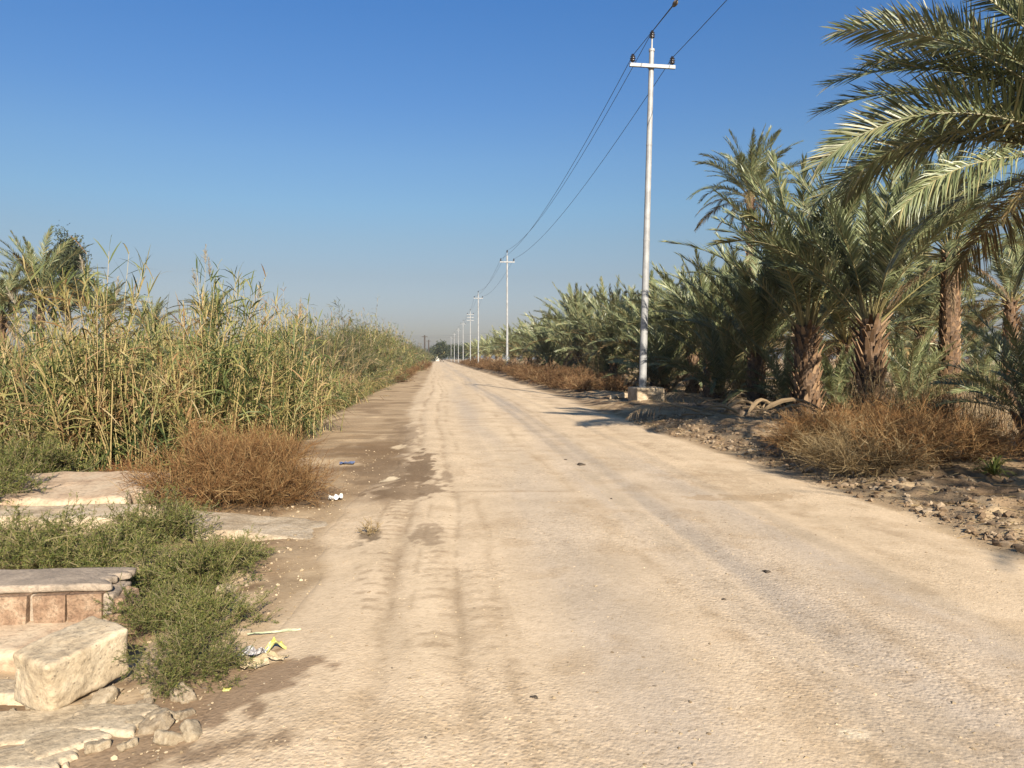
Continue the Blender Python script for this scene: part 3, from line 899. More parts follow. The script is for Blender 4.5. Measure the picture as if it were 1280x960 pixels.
# near brown bushes
BB = [dry_bush_mesh(900 + i, 1.0, .85, 1.15) for i in range(3)]
BS = [dry_bush_mesh(910 + i, 1.0, .8, .9, M_STRAW) for i in range(2)]
x, y = at(262, 8.45); put_bush('dry_bush', BB[0], x, y, 'russet brown dry bush behind the pale concrete slab, left half', 'bush', 'brown dry bushes on the left', 0, (.85, .75, .88))
x, y = at(340, 8.5); put_bush('dry_bush', BB[1], x, y, 'russet brown dry bush behind the pale concrete slab, right half by the road', 'bush', 'brown dry bushes on the left', 1, (.68, .62, .72))
x, y = at(300, 9.8); put_bush('dry_bush', BB[2], x, y, 'brown dry bush at the foot of the second reed clump', 'bush', 'brown dry bushes on the left', 2, (.85, .8, .75))
x, y = at(150, 9.9)
o = put_bush('red_weed', dry_bush_mesh(930, .5, .45, .4, M_RUSSET), x, y, 'small rusty red weed at the foot of the tallest reeds', 'weed', None, 0, (1.1, .9, .8))
BR = 'tangled dry bushes on the right verge'
for i, (px, d, s, hh, lab, me) in enumerate((
        (1022, 11.8, .80, .62, 'dark dry bush at the left end of the tangle below the half shaded trunk', BB[1]),
        (1076, 10.0, .92, .72, 'dry bush with straw coloured sunlit front below the shaggy trunk', BS[0]),
        (1146, 10.1, .92, .72, 'brown dry bush in the middle of the tangle below the bare trunk', BB[0]),
        (1208, 10.6, .8, .66, 'dark dry bush at the right end of the tangle beside the green blades', BB[2]),
        (1060, 12.4, 1.0, .8, 'dark dry bush at the back of the tangle against the shaggy trunk', BB[2]),
        (1150, 12.6, 1.1, .8, 'dry bush at the back of the tangle before the bare trunk', BB[1]))):
    x, y = at(px, d); put_bush('dry_bush', me, x, y, lab, 'bush', BR, i * 1.3, (s, s, hh))
# upright dry stalks at the back of the tangle
def stalks_mesh(seed, n, R_, H_, mat, leaves=6):
    r = np.random.default_rng(seed)
    ph = r.uniform(0, 6.28, n); ro = R_ * np.sqrt(r.uniform(0, 1, n)); h = H_ * r.uniform(.6, 1.1, n)
    b = np.stack([ro * np.cos(ph), ro * np.sin(ph), 0 * ph - .02], 1)
    ln = r.normal(0, .16, (n, 2))
    t = np.linspace(0, 1, 5)
    P = np.repeat(b[:, None], 5, 1)
    P[..., 2] += h[:, None] * t
    P[..., :2] += (h[:, None] * t ** 1.6)[..., None] * ln[:, None]
    parts = [face_ribbons(P, np.full((n, 5), .004) * np.linspace(1, .5, 5))]
    parts.append(leaf_on(P, n * leaves, .12, .004, r, .2))
    return mesh_from('stalks', parts, mat)


x, y = at(1150, 15.5); put_bush('dry_stalks', stalks_mesh(940, 260, 1.5, 1.35, M_STRAW), x, y, 'stand of thin upright dry stalks in front of the bare trunk', 'weeds', None, 0, (1.2, .7, 1))
x, y = at(1240, 12.5); put_bush('dry_stalks', stalks_mesh(941, 120, .7, 1.3, M_STRAW), x, y, 'stand of thin dry stalks beside the shoot at the right edge', 'weeds')
x, y = at(742, 44); put_bush('dry_stalks', stalks_mesh(942, 70, .7, 2.6, M_STRAW, 14), x, y, 'pale dead stalks hanging before the roadside palm row', 'weeds')
# green blades by the right edge
def blades_mesh(seed, n, L, w, mat):
    r = np.random.default_rng(seed)
    ph = r.uniform(0, 6.28, n); e = np.radians(r.uniform(25, 85, n)); ln = L * r.uniform(.6, 1.1, n)
    d = np.stack([np.cos(ph) * np.cos(e), np.sin(ph) * np.cos(e), np.sin(e)], 1)
    t = np.linspace(0, 1, 5)[None, :, None]
    P = d[:, None] * ln[:, None, None] * t; P[..., 2] -= ln[:, None] * .55 * t[..., 0] ** 2.2
    S = unit(np.cross(d, np.array([0, 0, 1.])))
    return mesh_from('blades', [ribbons(P, S[:, None] * (np.array([.7, 1, .9, .6, .05])[None, :, None] * w))], mat)


x, y = at(1245, 9.6); put_bush('green_grass_tuft', blades_mesh(950, 70, .55, .012, M_GREEN), x, y, 'tuft of arching green blades at the right edge of the view', 'grass tuft')

# rusty weeds along the right verge, far
RW = 'rust brown weeds lining the right verge'
M_DULL = leaf_mat('dull_brown_twigs', [(0, (.075, .036, .018)), (.5, (.125, .068, .032)), (.85, (.175, .110, .055)), (1, (.24, .17, .09))], rough=.85, trans=.08, spec=.1, vary=.25)
WEED = [dry_bush_mesh(960 + i, 1.0, .75, .45, M_DULL, (.012, .009, .006)) for i in range(3)]
rw = np.random.default_rng(77); yv = 33.0; i = 0
while yv < 210:
    for xo in ((6.35, 7.8) if yv < 80 else (6.6,)):
        x = xo + rw.uniform(-.35, .35) + (.5 if yv > 60 else 0); y = yv + rw.uniform(-.6, .6)
        s = rw.uniform(.75, 1.25) * (1 + .4 * (yv > 90))
        lab = 'rust brown weed nearest the concrete footed pole on the right verge' if i == 0 else 'rust brown weed in the strip between road and palm row'
        put_bush('brown_weed', WEED[i % 3], x, y, lab, 'weed', RW, rw.uniform(0, 6), (s, s * 1.2, s * rw.uniform(.55, 1.0))); i += 1
    yv += 1.9 * (1 + max(0, yv - 40) / 60)
LW = 'brown weeds along the left verge'
yv = 52.0
while yv < 190:
    x = -2.9 + rw.uniform(-.4, .3) - (.2 if yv > 120 else 0); s = rw.uniform(.6, 1.1) * (1 + .4 * (yv > 90))
    put_bush('brown_weed', WEED[i % 3], x, yv, 'brown weed between the left verge and the far reeds', 'weed', LW, rw.uniform(0, 6), (s, s * 1.2, s)); i += 1
    yv += rw.uniform(2.5, 5) * (1 + max(0, yv - 40) / 60)

# low green feathery weeds, near left
def weed_mesh(seed, R_, H_, dense=1.0):
    r = np.random.default_rng(seed)
    lv = strands(int(46 * dense), int(420 * dense), int(1700 * dense), R_, H_, r, core=.25, l2=(.22, .42), l3=(.08, .18))
    st = []
    for P, ww in zip(lv, (.0032, .0022, .0014)):
        st.append(face_ribbons(P, np.full(P.shape[:2], ww)))
    lf = leaf_on(lv[2], int(15000 * dense), .024, .0022, r)
    lf2 = leaf_on(lv[1], int(2500 * dense), .030, .0026, r)
    return mesh_from('green_weed', [(a[0], a[1], 1) for a in st] + [(lf[0], lf[1], 0), (lf2[0], lf2[1], 0)], [M_GREEN, M_GREENSTEM])


GW = [weed_mesh(970, .5, .42, 1.0), weed_mesh(971, .5, .38, 1.0), weed_mesh(972, .5, .34, .9)]
GG = 'low feathery green weeds on the left'
for i, (px, py, s, hh, lab) in enumerate((
        (225, 850, .62, .85, 'feathery green weed right of the stone block, the nearest one'),
        (262, 790, .66, .9, 'feathery green weed beside the littered wrappers'),
        (205, 775, .70, 1.0, 'feathery green weed at the right end of the brick ledge'),
        (255, 728, .85, 1.0, 'feathery green weed spreading toward the road above the wrappers'),
        (190, 722, .85, .9, 'feathery green weed between cement cap and concrete edge'),
        (130, 705, .95, .9, 'feathery green weed above the cement cap, middle one of its strip'),
        (55, 705, 1.0, .9, 'feathery green weed above the cement cap, near the left edge'),
        (0, 700, .9, .8, 'feathery green weed above the cement cap, cut by the left edge'),
        (195, 675, .95, 1.2, 'taller feathery green weed left of the brown dry bush'),
        (285, 700, .62, .8, 'feathery green weed before the pale rounded concrete slab'),
        (25, 612, 1.35, 1.25, 'green weed at the foot of the reeds at the left edge'),
        (78, 606, .8, .8, 'green weed between the left edge weed and the tallest reeds'),
        (-25, 640, 1.3, 1.0, 'green weed beside the smooth pinkish slab, cut by the left edge'))):
    d = CAM_Z * FPX / (py - 448)
    x, y = at(px, d); put_bush('green_weed', GW[i % 3], x, y, lab, 'weed', GG, i * .9, (s, s, s * hh))
x, y = at(150, 10.2); put_bush('yellow_weed', weed_mesh(973, .5, .4, .6), x, y, 'yellowish weed below the tallest reeds', 'weed', None, 0, (1.1, .9, .9)).data.materials[0] = M_TAMARISK

# ------------------------------------------------------------------ reeds
def reed_parts(xy, h, r, nl=15, ll=.5, w=.014, lean=.10, field=1.0, ksteps=4):
    n = len(xy); k = 6
    t = np.linspace(0, 1, k)
    ln = r.normal(0, lean, (n, 2)); fall = r.random(n) < .24
    ln[fall] += r.normal(0, .42, (fall.sum(), 2))
    ln[:, 0] += field * .60 * (fbm(xy[:, 0] * .9 + 11, xy[:, 1] * .9, 3) - .5)      # whole tufts lean together
    ln[:, 1] += field * .50 * (fbm(xy[:, 0] * .9 + 57, xy[:, 1] * .9, 3) - .6)
    P = np.zeros((n, k, 3)); P[..., :2] = xy[:, None]; P[..., 2] = height(xy[:, 0], xy[:, 1])[:, None] - .05
    P[..., 2] += (h * (1 - .35 * np.minimum(1, np.hypot(*ln.T) ** 2 * 2)))[:, None] * t
    P[..., :2] += (h[:, None] * t ** 1.5)[..., None] * ln[:, None]
    stems = tubes(P, np.full((n, k), .0075) * np.linspace(1, .35, k), 3)
    idx = np.repeat(np.arange(n), nl); m = len(idx)
    tt = np.tile(np.linspace(.22, 1.0, nl), n) + r.normal(0, .03, m); tt = np.clip(tt, .1, .99) * (k - 1)
    j = np.minimum(tt.astype(int), k - 2); f = (tt - j)[:, None]
    b = P[idx, j] * (1 - f) + P[idx, j + 1] * f
    az = np.tile(np.arange(nl) * math.pi, n) + r.uniform(0, 6.28, n)[idx] + r.normal(0, .5, m)
    tv = tt / (k - 1)
    e = np.radians(np.interp(tv, [.2, .6, 1], [-5, 34, 66]) + r.normal(0, 20, m))
    d = np.stack([np.cos(az) * np.cos(e), np.sin(az) * np.cos(e), np.sin(e)], 1)
    L = ll * r.uniform(.55, 1.25, m) * np.interp(tv, [.2, .5, 1], [.8, 1.1, .7])
    s = np.linspace(0, 1, ksteps)
    Q = b[:, None] + d[:, None] * (L[:, None] * s)[..., None]
    Q[..., 2] -= (L * r.uniform(.25, .9, m) * np.interp(tv, [.2, 1], [1.3, .5]))[:, None] * s ** 2.1
    S = unit(np.cross(d, np.array([0, 0, 1.])) + r.normal(0, .45, (m, 3)))
    wd = {4: [.6, 1, .75, .05], 3: [.7, 1, .05]}[ksteps]
    lv = ribbons(Q, S[:, None] * (w * np.array(wd))[None, :, None])
    return stems, lv, P


def plume_parts(P, r, l=.32, n=60):
    tip = P[:, -1]; dr = unit(P[:, -1] - P[:, -2])
    m = len(tip) * n; idx = np.repeat(np.arange(len(tip)), n)
    s0 = r.uniform(0, 1, m)
    b = tip[idx] + dr[idx] * (s0 * l)[:, None]
    d = unit(dr[idx] + r.normal(0, .42, (m, 3)))
    s = np.linspace(0, 1, 3)[None, :, None]
    C = b[:, None] + d[:, None] * (.12 * (1.2 - s0))[:, None, None] * s
    return face_ribbons(C, np.full((m, 3), .003) * np.array([1, 1, .3]))


def reed_thing(label, cx, cy, n, R_, hr, seed, tall=(0, 0, 0, 0), nl=23, plumes=4, lean=.12):
    r = np.random.default_rng(seed)
    xy = np.stack([cx + r.normal(0, R_, n), cy + r.normal(0, R_ * .8, n)], 1)
    h = r.uniform(*hr, n) * (1 - .25 * np.minimum(1, np.hypot(xy[:, 0] - cx, xy[:, 1] - cy) / (2.0 * R_)))
    nt_, tr_, lo_, hi_ = tall
    xy = np.concatenate([np.stack([cx + r.normal(0, max(tr_, .01), nt_), cy + r.normal(0, max(tr_, .01), nt_)], 1), xy]); h = np.concatenate([r.uniform(lo_, hi_, nt_), h])
    st, lv, P = reed_parts(xy, h, r, nl, .60, .0125, lean, field=.25)
    org = np.array([cx, cy, hz(cx, cy)])
    root = thing('reed_clump', label, 'reeds', org, 0, 'tall reed clumps at the front of the reed bed')
    link('stems', mesh_from('stems', [(st[0] - org, st[1])], M_REEDSTEM), root)
    link('leaves', mesh_from('leaves', [(lv[0] - org, lv[1])], M_REED), root)
    if plumes:
        pm = plume_parts(P[:plumes], r)
        link('plumes', mesh_from('plumes', [(pm[0] - org, pm[1])], M_PLUME), root)
    # straw culms bare at the foot
    m = n // 2
    xs_ = np.stack([cx + r.normal(0, R_ * .8, m), cy - R_ * .5 + r.normal(0, R_ * .5, m)], 1)
    bare = np.zeros((m, 5, 3)); bare[..., :2] = xs_[:, None]; tz = np.linspace(0, 1, 5)
    bare[..., 2] = height(xs_[:, 0], xs_[:, 1])[:, None] - .04 + r.uniform(.9, 2.0, m)[:, None] * tz
    bare[..., :2] += (tz ** 1.4)[None, :, None] * r.normal(0, .22, (m, 1, 2))
    tb = tubes(bare, np.full((m, 5), .009) * np.linspace(1, .6, 5), 4)
    link('bare_culms', mesh_from('bare_culms', [(tb[0] - org, tb[1])], M_REEDSTEM), root)
    return root


cx, cy = at(122, 11.0)
reed_thing('tallest reed clump with bare yellow culms at its foot, left of the red weed', cx, cy, 130, .45, (1.4, 2.2), 1001,
           tall=(42, .21, 2.8, 3.6))
cx, cy = at(262, 13.3)
reed_thing('second tall reed clump, behind the brown dry bush', cx, cy, 140, .55, (1.7, 2.6), 1002,
           tall=(60, .36, 2.7, 3.75))
cx, cy = at(335, 16.5)
reed_thing('reed clump beside the damp verge right of the brown dry bush', cx, cy, 150, .65, (1.7, 2.7), 1003, tall=(30, .4, 2.5, 3.4))
cx, cy = at(20, 12.0)
reed_thing('reed clump at the left edge above the green weed', cx, cy, 130, .65, (1.2, 1.95), 1004, plumes=2)
cx, cy = at(185, 12.6)
reed_thing('lower reed clump between the two tallest reed clumps', cx, cy, 120, .6, (1.1, 1.8), 1005, plumes=0)


def reed_front(y):
    y = np.asarray(y, float)
    return 1.5 * (fbm(y * .42 + 13, y * 0 + 5.1, 3) - .55) * sst(12, 16, y) * (1 - .5 * sst(40, 70, y)) + np.interp(y, [10, 13, 17, 60, 120, 200], [-4.9, -4.4, -3.75, -3.8, -3.3, -3.2])


# the reed bed proper: nobody could count it
def bed(name, label, y0, y1, dens, depth, nl, ll, w, hr, seed, ks=4, xmin=None):
    r = np.random.default_rng(seed)
    n = int((y1 - y0) * depth * dens * 1.9)
    y = r.uniform(y0, y1, n)
    x = reed_front(y) - depth * r.random(n) ** 1.3
    keep = fbm(x * .75 + 20, y * .5 + seed, 3) > r.uniform(.40, .58, n)      # tufts and gaps
    x, y = x[keep], y[keep]; n = len(x)
    hh = r.uniform(*hr, n) * (.10 + 1.75 * fbm(x * .42 + 3, y * .28 + seed, 2)) * (.72 + .33 * sst(0, 1.4, reed_front(y) - x))
    st, lv, P = reed_parts(np.stack([x, y], 1), hh, r, nl, ll, w, .14, ksteps=ks)
    o = link(name, mesh_from(name, [(st[0], st[1], 0), (lv[0], lv[1], 1)], [M_REEDSTEM, M_REED]))
    tag(o, label, 'reeds', None, 'stuff')


bed('reed_bed', 'dense bed of green and straw coloured reeds along the left verge', 11.2, 40, 11, 5.5, 24, .60, .0115, (1.35, 2.25), 1101)
bed('reed_bed', 'farther reed bed lining the left verge beyond the damp patch', 40, 95, 6.5, 5.5, 20, .68, .020, (2.7, 4.0), 1102, 3)
# the bed's face turning off to the left in front, and what fills in behind
def bed_xy(label, x0, x1, y0, y1, n, hr, seed, nl=13):
    r = np.random.default_rng(seed)
    x = r.uniform(x0, x1, n); y = r.uniform(y0, y1, n)
    hh = r.uniform(*hr, n) * (.5 + .95 * fbm(x * .5 + 3, y * .35 + seed, 3))
    st, lv, P = reed_parts(np.stack([x, y], 1), hh, r, nl, .6, .0125, .14, ksteps=3)
    tag(link('reed_bed', mesh_from('reed_bed', [(st[0], st[1], 0), (lv[0], lv[1], 1)], [M_REEDSTEM, M_REED])), label, 'reeds', None, 'stuff')


bed_xy('reed bed turning away at the left edge of the view', -11, -4.9, 11.6, 17, 900, (1.2, 1.9), 1103, 20)
bed_xy('back of the reed bed below the far palms on the left', -32, -8.5, 17, 46, 2600, (1.6, 2.8), 1104, 14)


r = np.random.default_rng(1110)
n = 900
y = r.uniform(11.4, 60, n) ; x = reed_front(y) + r.normal(.05, .28, n)
st, lv, P = reed_parts(np.stack([x, y], 1), r.uniform(.45, 1.35, n) * (1 + .5 * (y > 35)), r, 16, .55, .011, .30, ksteps=4)
tag(link('reed_skirt', mesh_from('reed_skirt', [(st[0], st[1], 0), (lv[0], lv[1], 1)], [M_REEDSTEM, M_REED])), 'low arching reed growth and straw along the foot of the reed bed', 'reeds', None, 'stuff')


# dead culms leaning out of the bed at all angles, and thatch at its foot
n = 420
y = np.concatenate([r.uniform(11.2, 34, 300), r.uniform(10.9, 13, 120)])
x = np.concatenate([reed_front(y[:300]) + r.normal(-.35, .45, 300), r.uniform(-9.5, -4.8, 120)])
L = r.uniform(.9, 2.9, n); e = np.radians(np.clip(r.normal(52, 20, n), 8, 86)); ph = r.uniform(0, 6.28, n)
tz = np.linspace(0, 1, 5)
P = np.column_stack([x, y, height(x, y) + r.uniform(0, .7, n)])[:, None] + np.stack([np.cos(ph) * np.cos(e), np.sin(ph) * np.cos(e), np.sin(e)], 1)[:, None] * (L[:, None] * tz)[..., None]
P[..., 2] -= (L * r.uniform(0, .22, n))[:, None] * tz ** 2
tb = tubes(P, np.full((n, 5), .0075) * np.linspace(1, .45, 5), 4)
lf = leaf_on(P, n * 7, .38, .009, r, -.3)
tag(link('dead_reeds', mesh_from('dead_reeds', [tb, lf], M_STRAW)), 'dead straw coloured reed culms leaning out of the reed bed', 'reeds', None, 'stuff')


# far left shrubs
def shrub_mesh(seed, n=9000, R_=2.0, H_=3.4, lw=.03, ll=.16):
    r = np.random.default_rng(seed)
    lv = strands(50, 420, 2200, R_, H_, r, core=.35, l2=(.18, .34), l3=(.08, .16), spread=.8)
    st = [(a[0], a[1], 1) for a in (face_ribbons(P, np.full(P.shape[:2], w)) for P, w in zip(lv[:2], (.02, .01)))]
    lf = leaf_on(lv[2], n, ll, lw, r, .35)
    return mesh_from('shrub', st + [(lf[0], lf[1], 0)], [M_TAMARISK, M_BARK])


SHR = [shrub_mesh(1200 + i) for i in range(3)]
LSH = []
for i in range(2):
    r = np.random.default_rng(1230 + i)
    lv = strands(60, 520, 2600, 1.7, 3.0, r, core=.4, l2=(.16, .32), l3=(.08, .16), spread=.8)
    st = [(a[0], a[1], 1) for a in (face_ribbons(P, np.full(P.shape[:2], w_)) for P, w_ in zip(lv[:2], (.014, .008)))]
    lf = leaf_on(lv[2], 13000, .26, .009, r, .5)
    LSH.append(mesh_from('shrub', st + [(lf[0], lf[1], 0)], [M_TAMARISK, M_BARK]))
for i, (px, d, s_, lab) in enumerate(((352, 24, .72, 'leafy olive green shrub at the front of the reeds, nearest of the shrubs'),
                                      (392, 30, .92, 'leafy olive green shrub bulging from the reeds beside the damp verge'),
                                      (425, 38, 1.12, 'rounded olive shrub in the reeds, left of the highest far shrub'),
                                      (452, 48, 1.20, 'rounded olive shrub beside the highest far shrub'))):
    x, y = at(px, d)
    put_bush('shrub', LSH[i % 2], x, y, lab, 'shrub', 'leafy shrubs among the reeds', i * 2.1, (s_, s_ * 1.1, s_))
TS = 'green shrubs lining the left side far down the road'
rs_ = np.random.default_rng(9)
yv = 58.0; i = 0
while yv < 260:
    x = float(reed_front(yv)) - 1.6 + rs_.uniform(-.5, .3); s = rs_.uniform(.75, 1.12)
    if yv > 150: s *= 1.1
    lab = 'rounded grey green shrub standing highest at the end of the reeds' if i == 0 else 'green shrub in the far hedge on the left of the road'
    put_bush('shrub', SHR[i % 3], x - (2 if i == 0 else 0), yv, lab, 'shrub', TS, rs_.uniform(0, 6), (s, s * 1.2, s * (1.3 if i == 0 else 1))); i += 1
    yv += rs_.uniform(4.5, 7.5) * (1 + max(0, yv - 90) / 120)
for j in range(16):
    yv = 45 + j * 7.5; x = -9 - rs_.uniform(0, 9); s = rs_.uniform(.8, 1.15)
    put_bush('shrub', SHR[j % 3], x, yv, 'green shrub showing over the reeds, well back from the road', 'shrub', 'shrubs behind the reed bed', rs_.uniform(0, 6), (s, s, s))

# ------------------------------------------------------------------ broadleaf trees
def tree(name, label, x, y, H_, R_, seed, n=9000, group=None, ll=.22, lw=.045, lo=.35):
    r = np.random.default_rng(seed)
    root = thing(name, label, 'tree', (x, y, hz(x, y) - .05), 0, group)
    nb = 26
    P = [np.stack([.1 * np.sin(np.linspace(0, 2, 6)), .08 * np.cos(np.linspace(0, 3, 6)), np.linspace(0, H_ * .8, 6)], 1)[None]]
    Rr = [np.linspace(.025 * H_, .006 * H_, 6)[None]]
    z0 = r.uniform(lo * H_, H_ * .78, nb); ph = r.uniform(0, 6.28, nb)
    rr = R_ * np.interp(z0 / H_, [lo, .55, .8], [.8, 1, .55]) * r.uniform(.6, 1.05, nb)
    t = np.linspace(0, 1, 5)[None, :, None]
    b = np.stack([0 * z0, 0 * z0, z0], 1)[:, None]
    e = np.stack([rr * np.cos(ph), rr * np.sin(ph), z0 + rr * r.uniform(.35, 1.0, nb)], 1)[:, None]
    e[..., 2] = np.minimum(e[..., 2], H_)
    BR = b * (1 - t) + e * t
    BR[..., 2] += .12 * R_ * np.sin(math.pi * t[..., 0])
    tr = tubes(P[0], Rr[0], 7); br = tubes(BR, np.full((nb, 5), .009 * H_) * np.linspace(1, .2, 5), 4)
    link('trunk', mesh_from('trunk', [tr, br], M_BARK), root)
    # leaf clumps on the outer halves of the limbs
    nc = nb * 5
    idx = r.integers(0, nb, nc); tt = r.uniform(.35, 1.05, nc)[:, None]
    C = BR[idx, 0] * (1 - tt) + BR[idx, -1] * tt + r.normal(0, .12 * R_, (nc, 3))
    top = r.normal(0, .2 * R_, (16, 3)) + [0, 0, H_ * .88]; C = np.concatenate([C, top])
    ci = r.integers(0, len(C), n)
    q = C[ci] + r.normal(0, 1, (n, 3)) * (.13 * R_ * r.uniform(.5, 1.3, len(C)))[ci][:, None]
    d = unit(r.normal(0, 1, (n, 3)) + [0, 0, .4]); s = np.linspace(0, 1, 3)[None, :, None]
    L = ll * r.uniform(.6, 1.3, n)
    Q = q[:, None] + d[:, None] * L[:, None, None] * s
    S = unit(np.cross(d, r.normal(size=(n, 3))))
    lf = ribbons(Q, S[:, None] * (np.array([.4, 1, .1]) * lw)[None, :, None])
    link('crown', mesh_from('crown', [lf], M_TREE), root)
    return root


x, y = at(86, 72); tree('dark_tree', 'dark narrow tree rising behind the large palm at far left', x, y, 13.9, 2.6, 1301, 14000, ll=.3, lw=.05, lo=.45)
for i, (px, d, h, r_) in enumerate(((551, 330, 8.0, 4.2), (562, 390, 7.5, 4.5), (540, 420, 6.5, 4.0), (574, 360, 6.0, 4.0), (586, 330, 7, 4.5))):
    x, y = at(px, d)
    tree('far_tree', 'dark tree standing where the road disappears' if i == 0 else 'far tree closing off the end of the road', x, y, h, r_, 1310 + i, 3500, 'far trees at the end of the road', .5, .2, .18)
# a pale house at the end of the road
x, y = at(541, 430)
hs = thing('house', 'tiny pale flat roofed house at the far end of the road', 'house', (x, y, 0), 0)
link('wall', mesh_from('wall', [box(0, 0, 1.6, 7, 6, 3.2)], M_WALL), hs)
link('roof', mesh_from('roof', [box(0, 0, 3.33, 7.4, 6.4, .26)], M_CONCRETE), hs)
link('door', mesh_from('door', [box(1.2, -3.03, 1.05, 1, .08, 2.1)], M_WOOD), hs)
link('window', mesh_from('window', [box(-1.6, -3.03, 1.7, 1.1, .08, 1.0)], M_WOOD), hs)

# ------------------------------------------------------------------ power line
def shaft_mesh(h):
    body = lathe([(.126, -.3), (.126, 0), (.117, 2.4), (.106, 5.4), (.093, 8.6), (.080, h)], 20)
    cap = lathe([(.001, h + .012), (.082, h + .012), (.082, h - .04)], 20)
    me = mesh_from('pole_shaft', [body], M_POLE, True)
    return me, [lathe([(r_ + .001, z - .035), (r_ + .006, z - .035), (r_ + .006, z + .035), (r_ + .001, z + .035)], 20) for r_, z in ((.117, 2.4), (.106, 5.4), (.093, 8.6))] + [cap]


SHAFT, BANDS = shaft_mesh(11.75)
BAND = mesh_from('joint_band', BANDS, M_POLE)
POST = mesh_from('top_bracket', [lathe([(.001, 11.70), (.10, 11.70), (.10, 11.78), (.03, 11.80), (.028, 12.12), (.001, 12.12)], 10)], M_POLE)
ARM = mesh_from('crossarm', [box(0, -.13, 11.17, 1.52, .09, .11), box(0, -.03, 11.17, .20, .20, .07)], M_POLE)
INS_ = mesh_from('insulator', [lathe([(.001, -.06), (.018, -.06), (.018, 0), (.06, 0), (.095, .03), (.05, .055), (.05, .07), (.10, .10), (.05, .13), (.05, .145), (.085, .17), (.05, .2), (.045, .24), (.001, .25)], 14)], M_INS, True)
FOOT = rock_mesh('concrete_footing', (.96, .85, .50), M_CONCRETE, 41, 5, .015, .06, 5)


def copy_tree(o, parent=None):
    c = o.copy(); COL.objects.link(c)
    if parent: c.parent = parent
    for ch in [k_ for k_ in bpy.data.objects if k_.parent == o]:
        copy_tree(ch, c)
    return c


PG = 'power poles in a row along the right verge'
POLES = []
spec = [(None, None), (803, 25.3), (634, 77.5), (598, 124), (588, 170), (579, 218), (573, 262), (568, 310), (564, 360)]
plab = ['', 'white steel power pole on a square concrete footing, nearest of the row', 'white power pole rising from the rusty weeds, second along the road',
        'white power pole third along the road, just beyond the second', 'power pole with three stacked crossarms, fourth along the road',
        'thin far power pole, fifth along the road', 'thin far power pole, sixth along the road', 'thin far power pole, seventh along the road', 'farthest thin power pole at the end of the row']
proto_pole = None
for i, (px, d) in enumerate(spec):
    if px is None:
        x, y = 7.1, -26.0
    else:
        x, y = at(px, d)
    z = hz(x, y)
    if proto_pole is None:
        proto_pole = thing('power_pole', plab[1], 'power pole', (x, y, z), 0, PG)
        link('pole_shaft', SHAFT, proto_pole); link('joint_band', BAND, proto_pole); link('top_bracket', POST, proto_pole); link('crossarm', ARM, proto_pole)
        for ix, iz in ((-.66, 11.28), (.66, 11.28), (0, 12.15)):
            link('insulator', INS_, proto_pole, (ix, -.13 if ix else 0, iz))
        root = proto_pole
    else:
        root = copy_tree(proto_pole); root.location = (x, y, z)
    root['label'] = plab[i] if i else 'power pole of the same row behind the viewer'
    if i == 1:
        root.scale = (1, 1, .978)
        root.rotation_euler = (0, rad(1.25), 0)
        link('concrete_footing', FOOT, root, (.12, 0, .17), (0, rad(-1.25), rad(8)))
    if i == 4:
        for zz in (10.5, 9.85):
            link('crossarm', ARM, root, (0, .02, zz - 11.17))
    POLES.append(root)
bpy.context.view_layer.update()


def wire(pts, sag, r=.011, n=22):
    out = []
    for a, b in zip(pts[:-1], pts[1:]):
        t = np.linspace(0, 1, n)[:-1, None]
        p = np.array(a) * (1 - t) + np.array(b) * t
        L = np.linalg.norm(np.array(b) - np.array(a))
        p[:, 2] -= (4 * sag * (L / 50) ** 2 * t * (1 - t))[:, 0]
        out.append(p)
    out.append(np.array(pts[-1])[None])
    P = np.concatenate(out)[None]
    return tubes(P, np.full(P.shape[:2], r), 5), P[0]


WP = None
for nm, ix, iz, sag, lab in (('left', -.66, 11.48, 1.05, 'power line strung on the left insulators of the poles'),
                             ('top', 0, 12.36, 1.1, 'power line strung on the top insulators of the poles'),
                             ('right', .66, 11.48, .95, 'power line strung on the right insulators of the poles')):
    pts = [tuple(p.matrix_world @ Vector((ix, -.13 if ix else 0, iz))) for p in POLES]
    g_, P_ = wire(pts, sag)
    tag(link('power_line', mesh_from('power_line', [g_], M_WIRE)), lab, 'wire', 'wires of the power line')
    if nm == 'top': WP = P_
# splice clamp on the top wire in front of the first pole
k = int(np.argmin(np.abs(WP[:, 1] - 21.6)))
o = link('line_clamp', mesh_from('line_clamp', [lathe([(.001, -.16), (.045, -.15), (.07, -.06), (.075, .05), (.05, .13), (.001, .15)], 10)], M_BARK, True), None, tuple(WP[k]), (rad(90), 0, 0))
tag(o, 'brown clamp on the top wire at the upper edge of the sky', 'clamp')

